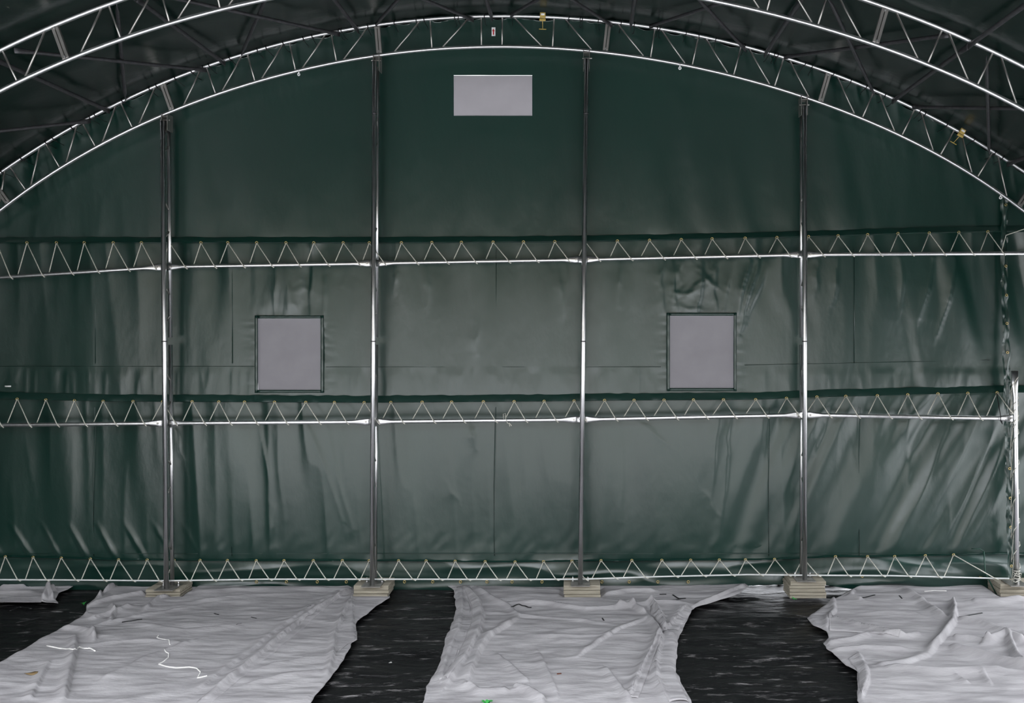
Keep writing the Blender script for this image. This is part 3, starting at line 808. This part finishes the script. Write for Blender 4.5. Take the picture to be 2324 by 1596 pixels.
# ------------------------------------------------------------------ posts
YF, YR = -0.03, 0.075
PO = [((369, 275), (377.5, 1322), 383, 'leftmost truss post of two tubes on a wood block'),
      ((850, 139), (844.5, 1322), 857, 'second truss post from the left, reaching the arch'),
      ((1331, 134), (1317, 1322), 1331, 'third post from the left, right of the top window'),
      ((1826, 240), (1826.5, 1312), 1821, 'rightmost full-height truss post on the tall block')]
for i, (tp, bt, pr, lab) in enumerate(PO):
    cx, cy, h, w = block_top[i]
    top = P(*tp, YF); bot = P(*bt, YF); bot.z = h
    t = empty('truss_post', (bot.x, 0.0, h), lab, 'post', 'truss posts of the end wall')
    org = Vector(t.location)
    dx = top.x - bot.x
    mid = P(tp[0] + (bt[0] - tp[0]) * 0.55, 775, YF)
    at = lambda z, Y: Vector((bot.x + dx * (z - bot.z) / (top.z - bot.z), Y, z))
    # front tube in sleeves
    g = Geo(); g.tube([at(h + 0.004, YF), at(mid.z, YF), at(top.z, YF)], 0.0195, 0.0195, 16, up=(0, 1, 0)); g.obj('front_tube', M['galv'], t, True, org)
    zj = [mid.z] + ([P(0, 258, YF).z] if i in (1, 2) else [])
    for z in zj:
        g = Geo(); g.tube([at(z - 0.004, YF), at(z + 0.004, YF)], 0.0212, 0.0212, 16, up=(0, 1, 0)); g.obj('joint_collar', M['shade_dark_steel'], t, True, org)
    # rear tube, in lengths with a gap at the splice
    segs = [(h + 0.004, mid.z - 0.03), (mid.z + 0.03, top.z - (0.02 if i else -0.01))]
    for (z0, z1) in segs:
        g = Geo(); g.tube([at(z0, YR), at(z1, YR)], 0.0165, 0.0165, 12, up=(0, 1, 0)); g.obj('rear_tube', M['galv'], t, True, org)
    z = h + 0.36; k = 0
    while z < top.z - 0.15:
        g = Geo(); z2 = z + (0.06 if k % 2 else -0.06)
        g.tube([at(z, YF + 0.012), at(z2, YR - 0.008)], 0.008, 0.008, 8, up=(1, 0, 0)); g.obj('spacer_bar', M['galv_flat'], t, True, org)
        z += 0.40 if k % 2 == 0 else 0.30; k += 1
    # head bracket
    g = Geo()
    zt = top.z
    ychord = py2Z(float(yl(tp[0])), 0)
    hb = ychord - zt + 0.03
    for sx in (-1, 1):
        g.box((top.x + sx * 0.024 + (0.012 if i < 2 else 0), 0.02, zt + hb / 2 - 0.05), (0.005, 0.10, hb + 0.05))
    g.box((top.x + (0.012 if i < 2 else 0), 0.02, zt - 0.005 + hb * 0.55), (0.052, 0.10, 0.006))
    g.tube([(top.x - 0.034, 0.0, zt + 0.015), (top.x + 0.046, 0.0, zt + 0.015)], 0.006, 0.006, 8)
    bevel(g.obj('head_bracket', M['galv_flat'], t, False, org), 0.0015, 1)
    # base plate with bolts
    g = Geo(); g.box((bot.x + 0.0, 0.01, h + 0.003), (0.155, 0.19, 0.006)); bp_ = g.obj('base_plate', M['galv_flat'], t, False, org)
    for sx in (-1, 1):
        g = Geo(); g.tube([(bot.x + sx * 0.062, 0.05, h + 0.006), (bot.x + sx * 0.062, 0.05, h + 0.045)], 0.005, 0.005, 8); g.tube([(bot.x + sx * 0.062, 0.05, h + 0.006), (bot.x + sx * 0.062, 0.05, h + 0.016)], 0.010, 0.010, 6)
        g.obj('bolt', M['galv'], bp_, True, org)

# short post at the right
cx, cy, h, w = block_top[4]
top = P(2303, 842, YF); bot = P(2308, 1318, YF); bot.z = h
t = empty('short_post', (bot.x, YF, h), 'short post with flattened top at the right edge, wrapped with cord', 'post')
org = Vector(t.location)
g = Geo(); L = (top - bot).length
fr = [0, 0.5, 1 - 0.22 / L, 1 - 0.12 / L, 1]
g.tube([bot.lerp(top, f) for f in fr], [0.019, 0.019, 0.019, 0.026, 0.030], [0.019, 0.019, 0.019, 0.012, 0.006], 14, up=(0, 1, 0))
g.obj('tube', M['galv'], t, True, org)
g = Geo(); g.box((bot.x, 0.0, h + 0.003), (0.15, 0.17, 0.006)); g.obj('base_plate', M['galv_flat'], t, False, org)
short_top, short_bot = top, bot
# stub of the post going on up in the cover's edge

# ------------------------------------------------------------------ rails
r1 = [(-240,646),(0,630),(368,606),(852,597.5),(1324,589),(1823,578),(2330,573.5),(2560,573)]
r2 = [(-240,968),(0,965.5),(372,961),(846,957.5),(1317,952.5),(1823,942),(2306,950),(2306,950)]
f1, f2 = ip(r1), ip(r2)
bay_names = ['left edge bay', 'second bay from the left', 'centre bay', 'fourth bay from the left', 'right edge bay']
YRAIL = 0.022
def rails(xs_, fn, which, r):
    for k in range(len(xs_) - 1):
        a, b_ = P(xs_[k], float(fn(xs_[k])), YRAIL), P(xs_[k + 1], float(fn(xs_[k + 1])), YRAIL)
        dv = (b_ - a).normalized()
        a2, b2 = a + dv * 0.002, b_ - dv * 0.002
        t = empty('horizontal_rail', (a + b_) / 2, '%s galvanised rail in the %s' % (which, bay_names[k]), 'rail', 'rails across the end wall')
        g = Geo(); flat_tube(g, a2, b2, r, 0.16, 14, wide=1.75, thin=0.30); g.obj('tube', M['galv'], t, True, t.location)
        for q, s in ((a2, 1), (b2, -1)):
            c = q + dv * (s * 0.05)
            g = Geo(); g.tube([c - Vector((0, 0.016, 0)), c - Vector((0, 0.004, 0))], 0.008, 0.008, 6); g.obj('bolt', M['galv_flat'], t, False, t.location)
rails([-240, 371, 848, 1321, 1824, 2560], f1, 'upper', 0.0160)
rails([-240, 373, 845, 1317, 1824, 2306], f2, 'lower', 0.0165)
# thin white bar along the ground
rb_px = [(-240,1315),(0,1316),(190,1317),(375,1318.5),(600,1315),(846,1315),(1170,1315.5),(1317,1315),(1500,1309),(1700,1304.5),(1823,1306),(2030,1307),(2220,1312),(2290,1313.5)]
f3 = ip(rb_px)
g = Geo(); g.tube([P(x, float(f3(x)), 0.03) for x in np.arange(-240, 2291, 22)], 0.0065, 0.0065, 8)
tag(g.obj('bottom_bar', M['white_bar']), 'thin white bar along the foot of the end wall', 'bar')

# ------------------------------------------------------------------ lacing cords
def lacing(gl, hf_, rf_, idx, rr, yrail, fr_, fl_, lab, tail=None, cordr=0.0042, direct=False):
    pts = []
    def add(px, py, Y): pts.append(P(px, py, Y))
    yh = YT[idx] - 0.05
    k = rr / 0.0036
    for j, px in enumerate(gl):
        jf, jl = fr_ + random.uniform(-3, 3), fl_ + random.uniform(-3, 3)
        hy = float(hf_(px)) + 1.0
        # up from behind the rail
        xl = px - jl; add(xl, float(rf_(xl)) + k * 0.2, yrail + rr + 0.005)
        add(px - 0.6, hy, yh)
        add(px + 0.8, hy - 1.0, yh - 0.006)
        if direct and j == len(gl) - 1: break
        xr = px + jf
        yr_ = float(rf_(xr))
        add(xr - 4, yr_ - k * 0.7, yrail - rr - 0.004)
        add(xr - 1, yr_ + k * 0.4, yrail - rr - 0.004)
        add(xr + 3, yr_ + k + 1.2, yrail - 0.003)
        add(xr + 6, yr_ + k * 0.6, yrail + rr + 0.004)
    for q in tail or []: add(*q)
    g = Geo(); g.tube(pts, cordr, cordr, 6, up=(0.13, 0.98, 0.2))
    return tag(g.obj('lacing_cord', M['rope'], None, True, pts[len(pts) // 2]), lab, 'cord', 'lacing cords of the end wall')
lacing(gr1, h1, f1, 0, 0.016, YRAIL, 34, 20, 'pale zigzag cord lacing the upper hem to the upper rail',
       [(2273, 571, 0.05), (2283, 534, 0.06), (2330, 518, 0.0), (2400, 500, -0.05)])
lacing(gr2, h2, f2, 1, 0.0165, YRAIL, 29, 25, 'pale zigzag cord lacing the middle hem to the lower rail',
       [(2290, 928, -0.055), (2300, 940, -0.055)], 0.0042, True)
lacing(gr3, h3, f3, 2, 0.0065, 0.03, 34, 20, 'pale zigzag cord lacing the lower hem to the white ground bar',
       [(2230, 1297, 0.0), (2256, 1312, 0.018), (2266, 1316, 0.03)], 0.0044, True)
# cord winding round the short post
pts = []
for (y0) in (868, 915, 931, 955, 965, 995, 1064, 1131, 1197, 1250, 1300):
    t_ = (y0 - 842) / (1318 - 842); x0 = 2303 + 5 * t_
    pts += [P(x0 - 12, y0 + 26 if y0 not in (931, 955, 965) else y0, 0.06), P(x0 - 5, y0 + 6, YF - 0.025), P(x0 + 7.5, y0 - 12, YF - 0.004), P(x0 + 7, y0 - 20, YF + 0.022), P(x0 - 4, y0 - 12, YF + 0.027)]
pts = sorted(pts, key=lambda p: -p.z) if False else pts
g = Geo(); g.tube(pts, 0.0034, 0.0034, 6, up=(0.2, 0.97, 0.1))
for k in range(4):
    g.torus(P(2307.5, 1296 + k * 5, YF), (random.uniform(-.2, .2), random.uniform(-.2, .2), 1), 0.023, 0.004, 16, 6)
g.tube([P(2310, 1300, YF - 0.025), P(2318, 1302, YF - 0.03), P(2316, 1316, YF - 0.03), P(2305, 1322, YF - 0.03), P(2299, 1319, YF - 0.02)], 0.004, 0.004, 6)
tag(g.obj('post_cord', M['rope'], None, True, P(2306, 1100, YF)), 'pale cord wound around the short post at the right edge', 'cord')
# knot ends and black tie
g = Geo(); c = P(1143, 945, -0.004)
g.tube([P(1143, 952, 0), P(1142, 940, -0.01), P(1147, 938, -0.012), P(1147, 950, -0.01)], 0.003, 0.003, 6); g.tube([P(1155, 960, 0.0), P(1157, 968, -0.01)], 0.003, 0.003, 6); g.tube([P(1156, 960, 0.0), P(1161, 967, -0.01)], 0.003, 0.003, 6)
g.tube([P(1147, 950, -0.01), P(1152, 961, -0.006), P(1156, 961, 0.0)], 0.003, 0.003, 6)
tag(g.obj('knot_end', M['rope'], None, True, c), 'frayed knot of cord on the lower rail in the centre bay', 'knot')
g = Geo(); g.tube([P(2262, 893, 0.10), P(2266, 915, 0.05), P(2271, 945, -0.004), P(2271, 956, -0.004), P(2275, 962, 0.0), P(2272, 952, 0.045)], 0.0038, 0.0038, 6)
tag(g.obj('black_strap', M['tie'], None, True, P(2268, 925, 0.03)), 'black tie from the middle hem to the lower rail near the right edge', 'cable tie')
# green stake by the right block
g = Geo(); a = G(2240, 1336); a.y = 0.06; g.tube([Vector((a.x, a.y, 0.0)), P(2236, 1300, 0.06), P(2233, 1252, 0.06)], 0.006, 0.006, 8)
g.tube([P(2233, 1252, 0.06), P(2224, 1246, 0.06), P(2205, 1246, 0.07)], 0.006, 0.004, 8)
tag(g.obj('bent_stake', M['stake'], None, True, Vector((a.x, a.y, 0))), 'thin dark green bent rod standing left of the right block', 'rod')

# ------------------------------------------------------------------ fleece sheets on the floor
def sheet(name, left, right, ridges, label, seed, y_end=None, h0=0.006, step=0.010):
    """left/right: picture outlines (py increasing = nearer); ridges: (points, width m, height m)"""
    la = np.array([(G(x, y).x, G(x, y).y) for x, y in left]); ra = np.array([(G(x, y).x, G(x, y).y) for x, y in right])
    ya = min(la[0, 1], ra[0, 1]); yb = max(la[-1, 1], ra[-1, 1])
    rows = np.arange(ya, yb, -step); rows = np.append(rows, yb)
    if y_end is not None:
        rows = np.concatenate([rows, np.arange(yb, y_end, -0.06)[1:]])
    lx = np.interp(-rows, -la[:, 1], la[:, 0]); rx = np.interp(-rows, -ra[:, 1], ra[:, 0])
    # gentle fray of the outline
    lx = lx + 0.006 * noise(rows * 14, 0.3, seed); rx = rx + 0.006 * noise(rows * 14, 5.3, seed)
    nu = int((rx - lx).max() / step) + 2
    U = np.linspace(0, 1, nu)[:, None]
    Xs = lx[None, :] + (rx - lx)[None, :] * U; Ys = np.repeat(rows[None, :], nu, 0)
    z = 0.008 * noise(Xs * 1.3, Ys * 3.2, seed + 1) + 0.0055 * noise(Xs * 2.6 + Ys, Ys * 7, seed + 2) + 0.004 * ridged(Xs * 1.7 - Ys * 1.2, Ys * 6 + Xs, seed + 3) + 0.0028 * noise(Xs * 7, Ys * 22, seed + 4)
    z = z + 0.014
    for pts, w, hh in ridges:
        q = [G(x, y) for x, y in pts]
        best = np.full(Xs.shape, 1e9); side = np.zeros(Xs.shape); tt = np.zeros(Xs.shape)
        n_ = len(q) - 1
        for k in range(n_):
            ax, ay, bx, by = q[k].x, q[k].y, q[k + 1].x, q[k + 1].y
            vx, vy = bx - ax, by - ay; l2 = vx * vx + vy * vy
            t = np.clip(((Xs - ax) * vx + (Ys - ay) * vy) / l2, 0, 1)
            dx_, dy_ = Xs - ax - t * vx, Ys - ay - t * vy
            dd = np.hypot(dx_, dy_)
            m_ = dd < best
            best = np.where(m_, dd, best); side = np.where(m_, np.sign(vx * dy_ - vy * dx_), side); tt = np.where(m_, (k + t) / n_, tt)
        ww = np.where(side > 0, w * 0.25, w)
        fade = sstep(0, 0.12, tt) * (1 - sstep(0.88, 1, tt)) * 0.7 + 0.3
        z = z + hh * fade * np.exp(-(best / ww) ** 2)
    # edges: lie down but curl a little
    edge = np.minimum(U, 1 - U) * (rx - lx)[None, :]
    z = np.where(edge < 0.03, z * (0.35 + 0.65 * edge / 0.03), z) + 0.012 * np.exp(-(edge / 0.02) ** 2) * np.clip(noise(Xs * 3, Ys * 5, seed + 5), 0, 1)
    z = np.maximum(z, 0.001) + h0
    for (cx, cy, bh, bw) in block_top:       # lies flat under the foot blocks
        ins = np.maximum(np.abs(Xs - cx) - bw / 2, np.abs(Ys - cy) - 0.118)
        z = z * sstep(-0.005, 0.05, ins) + -0.003 * (1 - sstep(-0.005, 0.05, ins))
    V = np.stack([Xs, Ys, z], -1).reshape(-1, 3)
    org = Vector((float(Xs.mean()), float(Ys.mean()), 0))
    o = mesh_obj(name, V, grid_faces(nu, len(rows)), M['fleece'], None, True, org)
    so = o.modifiers.new('thickness', 'SOLIDIFY'); so.thickness = 0.003; so.offset = -1
    def height(x, y):
        j = int(np.argmin(np.abs(rows - y)))
        u = (x - lx[j]) / max(1e-6, rx[j] - lx[j])
        return float(z[int(round(min(max(u, 0), 1) * (nu - 1))), j])
    SHEETS.append((lambda x, y: (rows.min() <= y <= rows.max()) and np.interp(-y, -rows, lx) <= x <= np.interp(-y, -rows, rx), height))
    o['_h'] = len(SHEETS) - 1
    return tag(o, label, 'ground cloth', 'pale fleece sheets on the floor')
SHEETS = []
def flap(parent, left, right, lift=0.010, n=9, seed=80):
    """a turned-over band of the same cloth lying on its sheet"""
    hgt = SHEETS[parent['_h']][1]
    la = [G(x, y) for x, y in left]; ra = [G(x, y) for x, y in right]
    def walk(pts, m):
        d = [0]
        for a, b_ in zip(pts, pts[1:]): d.append(d[-1] + (b_ - a).length)
        out_ = []
        for t in np.linspace(0, d[-1], m):
            out_.append(Vector((float(np.interp(t, d, [p.x for p in pts])), float(np.interp(t, d, [p.y for p in pts])), 0)))
        return out_
    m = 70
    L, R = walk(la, m), walk(ra, m)
    vv = []
    for i in range(m):
        for k in range(n):
            u = k / (n - 1)
            p = L[i].lerp(R[i], u)
            e = math.sin(math.pi * u) ** 0.5 if 0 < u < 1 else 0
            zz = hgt(p.x, p.y) + lift * (0.35 + 0.65 * e) + 0.003 * float(noise(p.x * 9, p.y * 9, seed))
            vv.append((p.x, p.y, zz))
    o = mesh_obj('folded_band', vv, grid_faces(m, n), M['fleece'], parent, True, parent.location)
    so = o.modifiers.new('thickness', 'SOLIDIFY'); so.thickness = 0.006; so.offset = -1
    return o

sheet('fleece_sheet', [(-300,1334),(-300,1374)], [(168,1334),(155,1342),(134,1351),(126,1362),(131,1374)],
      [([(95,1372),(105,1350),(125,1345)], 0.03, 0.05), ([(110,1345),(122,1366)], 0.02, 0.05), ([(0,1340),(60,1338)], 0.05, 0.03), ([(-100,1352),(90,1352)], 0.03, 0.02)], 'small crumpled pale sheet at the far left below the wall', 61, None, 0.006, 0.008)
sh_left = sheet('fleece_sheet', [(262,1334),(240,1345),(227,1356),(197.5,1379),(192,1400),(139,1430),(70,1470),(0,1508),(-170,1600)],
      [(798,1336),(800,1348),(885,1351),(885,1364),(854,1381),(812,1413),(808.5,1421),(811,1457),(799.5,1464.5),(781,1503),(745,1550),(709,1596)],
      [([(805,1338),(700,1407),(590,1494),(470,1596)], 0.045, 0.030), ([(790,1338),(640,1430),(560,1490),(420,1596)], 0.05, 0.014),
       ([(797,1362),(778,1410),(760,1450),(757,1500),(742,1545)], 0.03, 0.026), ([(803,1362),(800,1410),(811,1450)], 0.03, 0.012),
       ([(400,1356),(360,1366),(328,1393)], 0.03, 0.026), ([(172,1455),(170,1490),(158,1540),(145,1600)], 0.04, 0.035),
       ([(112,1510),(90,1550),(66,1600)], 0.04, 0.018), ([(262,1338),(232,1352),(226,1365)], 0.03, 0.05), ([(200,1382),(250,1368),(300,1358),(330,1352)], 0.03, 0.028),
       ([(190,1400),(215,1410),(260,1396),(300,1380)], 0.03, 0.026), ([(255,1380),(262,1400),(250,1420)], 0.02, 0.03), ([(140,1432),(190,1438),(212,1450),(215,1462)], 0.03, 0.032), ([(210,1432),(216,1462)], 0.02, 0.03),
       ([(210,1428),(320,1404),(450,1380)], 0.04, 0.014), ([(215,1470),(330,1462),(420,1470)], 0.04, 0.010), ([(300,1420),(420,1440),(560,1425)], 0.05, 0.010),
       ([(430,1352),(560,1346),(760,1342)], 0.05, 0.022), ([(440,1372),(560,1360),(700,1356)], 0.04, 0.012), ([(220,1560),(330,1500),(480,1450)], 0.06, 0.012), ([(600,1520),(690,1502),(760,1500)], 0.05, 0.014), ([(560,1560),(650,1540),(740,1535)], 0.05, 0.016)],
      'large pale fleece sheet spread between the first two posts', 63, ROOF_BACK + 0.1)
sh_mid = sheet('fleece_sheet', [(1016,1335),(1029,1346),(1036,1387),(1024,1428),(1011,1454),(1006,1488),(988,1532),(967,1565),(962,1596)],
      [(1702,1333),(1690,1345),(1680,1352),(1635,1365),(1605,1375),(1578,1383),(1572,1390),(1558,1418),(1541,1446),(1536,1477),(1534,1532),(1547,1560),(1567,1596)],
      [([(1055,1340),(1085,1370),(1096,1400),(1090,1440),(1065,1490),(1030,1545),(1010,1570)], 0.05, 0.030), ([(1047,1340),(1050,1390),(1040,1440),(1015,1500),(1000,1560)], 0.035, 0.018),
       ([(1082,1340),(1125,1370),(1155,1382),(1180,1406)], 0.03, 0.024), ([(1176,1412),(1110,1455),(1085,1490),(1060,1560)], 0.05, 0.032),
       ([(1165,1374),(1250,1378),(1330,1390),(1410,1386),(1480,1380),(1565,1378)], 0.03, 0.030), ([(1400,1387),(1430,1380),(1470,1402)], 0.025, 0.040),
       ([(1475,1375),(1490,1392),(1512,1440)], 0.03, 0.050), ([(1474,1408),(1492,1432),(1502,1455),(1490,1520),(1492,1555),(1515,1600)], 0.035, 0.034),
       ([(1500,1445),(1475,1490),(1450,1545),(1428,1600)], 0.035, 0.030), ([(1560,1384),(1530,1420),(1510,1440)], 0.03, 0.028), ([(1510,1445),(1530,1455)], 0.03, 0.02),
       ([(1465,1413),(1410,1436),(1360,1465),(1312,1500)], 0.035, 0.020), ([(1222,1488),(1240,1530),(1266,1590)], 0.04, 0.016), ([(1372,1524),(1400,1560),(1430,1600)], 0.035, 0.018),
       ([(1165,1568),(1200,1578),(1240,1600)], 0.04, 0.034), ([(1060,1560),(1090,1580),(1160,1576)], 0.04, 0.030), ([(1170,1452),(1300,1453),(1480,1449)], 0.03, 0.012), ([(1165,1402),(1280,1414),(1400,1426)], 0.03, 0.012),
       ([(1370,1354),(1420,1346),(1490,1348)], 0.03, 0.024), ([(1695,1336),(1640,1358),(1580,1382)], 0.03, 0.024), ([(1125,1490),(1170,1530),(1200,1560)], 0.04, 0.014)],
      'pale fleece sheet in the middle between two black strips', 67, ROOF_BACK + 0.1)
sh_right = sheet('fleece_sheet', [(1945,1336),(1920,1350),(1892,1366),(1853,1392),(1832,1410),(1848,1426),(1876,1440),(1880,1452),(1867,1465),(1875,1476),(1889,1485),(1918,1516),(1947,1532),(1946.5,1557),(1946,1596)],
      [(2590,1336),(2640,1400),(2640,1596)],
      [([(2050,1344),(2090,1366),(2120,1390),(2150,1412)], 0.05, 0.032), ([(2168,1398),(2165,1425),(2140,1458),(2112,1490)], 0.035, 0.05), ([(2165,1370),(2170,1405)], 0.025, 0.05),
       ([(2170,1410),(2230,1425),(2290,1445),(2360,1470)], 0.05, 0.035), ([(1890,1412),(1955,1430),(2010,1445),(2060,1455)], 0.03, 0.022), ([(2000,1450),(2050,1452),(2090,1448)], 0.03, 0.022),
       ([(1892,1364),(1895,1395),(1880,1412),(1878,1440)], 0.03, 0.026), ([(1872,1470),(1930,1462),(1975,1448)], 0.03, 0.028), ([(1885,1482),(1960,1478),(2065,1482)], 0.03, 0.020),
       ([(1950,1490),(1968,1530),(1970,1560),(1955,1596)], 0.03, 0.026), ([(2110,1492),(2060,1512),(1990,1522)], 0.05, 0.026), ([(2000,1526),(2140,1534),(2290,1530)], 0.05, 0.030),
       ([(2150,1478),(2210,1490),(2290,1510),(2360,1530)], 0.05, 0.040), ([(2230,1470),(2280,1450),(2330,1470)], 0.04, 0.05), ([(2290,1455),(2310,1500),(2330,1520)], 0.035, 0.045), ([(2160,1456),(2200,1458),(2260,1470)], 0.03, 0.03),
       ([(1940,1345),(1930,1362),(1960,1372)], 0.03, 0.022), ([(2200,1370),(2260,1372),(2324,1362)], 0.05, 0.030), ([(2170,1542),(2200,1560)], 0.03, 0.014), ([(2230,1535),(2250,1562)], 0.03, 0.014), ([(1950,1400),(2060,1395),(2140,1420)], 0.05, 0.012)],
      'pale fleece sheet at the right, brightly lit toward the side opening', 71, ROOF_BACK + 0.1)

flap(sh_left, [(800,1338),(690,1418),(580,1501),(455,1596),(420,1625)], [(812,1345),(770,1364),(670,1451),(580,1520),(490,1596),(458,1625)])
flap(sh_left, [(797,1363),(776,1400),(757,1455),(757,1490),(750,1500)], [(800,1357),(803,1400),(809,1445),(808,1457),(799,1463)])
flap(sh_mid, [(1050,1340),(1070,1385),(1071,1418),(1055,1462),(1029,1514),(1006,1550)], [(1065,1337),(1094,1377),(1096,1410),(1086,1457),(1058,1506),(1016,1557)], 0.014)
flap(sh_mid, [(1036,1342),(1044,1380),(1043,1420),(1030,1462),(1014,1510),(994,1555)], [(1050,1342),(1068,1385),(1068,1418),(1050,1462),(1026,1514),(1004,1555)], 0.006)
flap(sh_mid, [(1505,1440),(1502,1462),(1490,1506),(1485,1532),(1488,1555),(1503,1581),(1519,1605)], [(1541,1440),(1538,1462),(1535,1500),(1533,1532),(1540,1552),(1553,1578),(1564,1605)], 0.016)
flap(sh_mid, [(1478,1379),(1474,1400),(1490,1425),(1505,1443)], [(1566,1379),(1571,1391),(1556,1415),(1536,1443)], 0.012)
flap(sh_mid, [(1496,1444),(1465,1510),(1431,1596)], [(1502,1460),(1480,1520),(1449,1596)], 0.014)
flap(sh_right, [(1925,1504),(1947,1535),(1949,1570),(1955,1590)], [(1950,1492),(1965,1525),(1973,1555),(1966,1582)], 0.012)
flap(sh_right, [(1880,1405),(1960,1426),(2044,1452)], [(1882,1440),(1960,1446),(2040,1456)], 0.010)

def on_floor(x, y):
    for ins, hg in SHEETS:
        if ins(x, y): return hg(x, y)
    return -0.002
# ------------------------------------------------------------------ odds and ends on the floor
def strip(pts, label, mat='tie', r=0.008, name='plastic_strip', z=0.034, group='black strips on the floor', flat=0.4):
    q = []
    dense = [pts[0]]
    for a, b_ in zip(pts, pts[1:]):
        dense += [(a[0] + (b_[0] - a[0]) * k / 4, a[1] + (b_[1] - a[1]) * k / 4) for k in range(1, 5)]
    for x, y in dense:
        p = G(x, y, 0.02); hz = on_floor(p.x, p.y); p = G(x, y, hz); p.z = on_floor(p.x, p.y) + r * flat + 0.002
        q.append(p)
    g = Geo(); g.tube(q, r, r * flat, 6)
    return tag(g.obj(name, M[mat], None, True, q[0]), label, name.split('_')[-1], group)
strip([(22,1388),(45,1379),(73,1383)], 'bent black strip on the black film at the far left', z=0.006)
strip([(36,1415),(103,1401)], 'straight black strip on the black film at the left', z=0.006)
strip([(277,1414),(322,1408)], 'straight black strip on the large left sheet')
strip([(486,1394),(496,1397)], 'tiny dark scrap on the left sheet beside another', r=0.006)
strip([(570,1402),(582,1405)], 'tiny dark scrap right of the other on the left sheet', r=0.005)
strip([(536,1420),(548,1417)], 'thin dark twig on the left sheet', r=0.003)
strip([(697,1381),(706,1378)], 'tiny dark twig near the diagonal fold', r=0.003)
strip([(1161,1380),(1178,1372),(1206,1370)], 'curved black strip at the back of the middle sheet', z=0.040)
strip([(1527,1353),(1541,1360),(1556,1359)], 'bent black strip behind the green ring')
strip([(1519,1365),(1556,1359)], 'straight black strip beside the green ring')
strip([(1497,1351),(1512,1352)], 'short black strip by the wall foot, middle sheet')
strip([(1367,1405),(1371,1409)], 'tiny black speck on the middle sheet', r=0.006)
strip([(1957,1360),(1985,1352)], 'curved black strip at the back of the right sheet', z=0.04)
strip([(2041,1353),(2047,1360)], 'short dark strip at the back of the right sheet', r=0.006, z=0.04)
strip([(2178,1402),(2229,1393)], 'long black strip across the crumpled right sheet', z=0.07)
strip([(2196,1400),(2207,1406)], 'short black strip under the long one on the right sheet', z=0.062)
strip([(1264,1532),(1274,1531)], 'small reddish brown chip on the middle sheet', 'chip', 0.008, 'brown_chip', 0.032, None)
strip([(106,1468),(135,1474),(166,1477),(180,1471),(192,1475),(205,1474),(216,1480)], 'wavy white string on the lower left sheet', 'string', 0.0045, 'white_string', 0.045, 'white strings', 1)
strip([(360,1443),(356,1449),(366,1453),(382,1455),(386,1462)], 'short curled white string on the left sheet', 'string', 0.003, 'white_string', 0.034, 'white strings', 1)
strip([(373,1476),(383,1485),(382,1495),(370,1504),(360,1510),(380,1515),(400,1518),(430,1516),(446,1519),(455,1528),(448,1541),(470,1537)], 'long winding white string on the left sheet', 'string', 0.0036, 'white_string', 0.036, 'white strings', 1)
strip([(2098,1344),(2120,1342),(2148,1343)], 'pale string lying at the foot of the skirt tarpaulin', 'string', 0.003, 'white_string', 0.05, 'white strings', 1)
# leaf
c = G(70, 1528, 0.035); g = Geo(); vv = [c]; n = 10
for k in range(n):
    a = 2 * math.pi * k / n
    vv.append(c + Vector((0.040 * math.cos(a) * (1 + .2 * math.sin(3 * a)), 0.022 * math.sin(a), 0.006 * math.sin(2 * a))))
g.add(vv, [(0, 1 + k, 1 + (k + 1) % n) for k in range(n)])
lf = g.obj('dry_leaf', M['leaf'], None, True, c); tag(lf, 'dry brown leaf on the lower left sheet', 'leaf')
so = lf.modifiers.new('thickness', 'SOLIDIFY'); so.thickness = 0.002
# green sprouts
def sprout(px, py, n, L, label, z=0.004):
    c = G(px, py, z)
    t = empty('green_sprout', c, label, 'plant')
    for k in range(n):
        a = random.uniform(0, 6.28); e = random.uniform(.5, 1.0)
        d = Vector((math.cos(a) * .6, math.sin(a) * .6, e)); s = Vector((-math.sin(a), math.cos(a), 0)) * L * .18
        g = Geo()
        pts = [c, c + d * L * .4, c + d * L * .8 + Vector((0, 0, -L * .15)), c + d * L * 1.0 + Vector((math.cos(a), math.sin(a), 0)) * L * .2 - Vector((0, 0, L * .35))]
        g.add([pts[0] - s * .3, pts[0] + s * .3, pts[1] - s, pts[1] + s, pts[2] - s * .8, pts[2] + s * .8, pts[3]], [(0, 1, 3, 2), (2, 3, 5, 4), (4, 5, 6)])
        g.obj('leaf', M['green'], t, True, c)
sprout(190, 1373, 7, 0.035, 'small green sprout on the black film at the left')
sprout(1803, 1362, 6, 0.035, 'small green sprout in front of the tall wood block')
sprout(1105, 1602, 9, 0.05, 'green leafy sprout at the bottom edge of the middle sheet', 0.03)
g = Geo(); g.torus(G(1516, 1371, 0.036), (0, -0.35, 1), 0.011, 0.0035, 14, 6)
tag(g.obj('green_ring', M['green'], None, True, G(1516, 1371, 0.036)), 'small bright green plastic ring on the middle sheet', 'ring')
# white pipe just outside, seen under the lifted skirt
g = Geo(); g.tube([Vector((px2X(x, .36), 0.36 + 0.01 * math.sin(x), 0.004)) for x in range(1660, 1960, 12)], [0.016 + 0.005 * math.sin(x * 0.7) for x in range(1660, 1960, 12)], [0.012 + 0.004 * math.sin(x * 0.31) for x in range(1660, 1960, 12)], 10)
tag(g.obj('cloth_roll', M['fleece'], None, True, Vector((px2X(1775, .36), 0.36, 0.0))), 'pale roll of cloth lying outside under the lifted skirt', 'cloth roll')
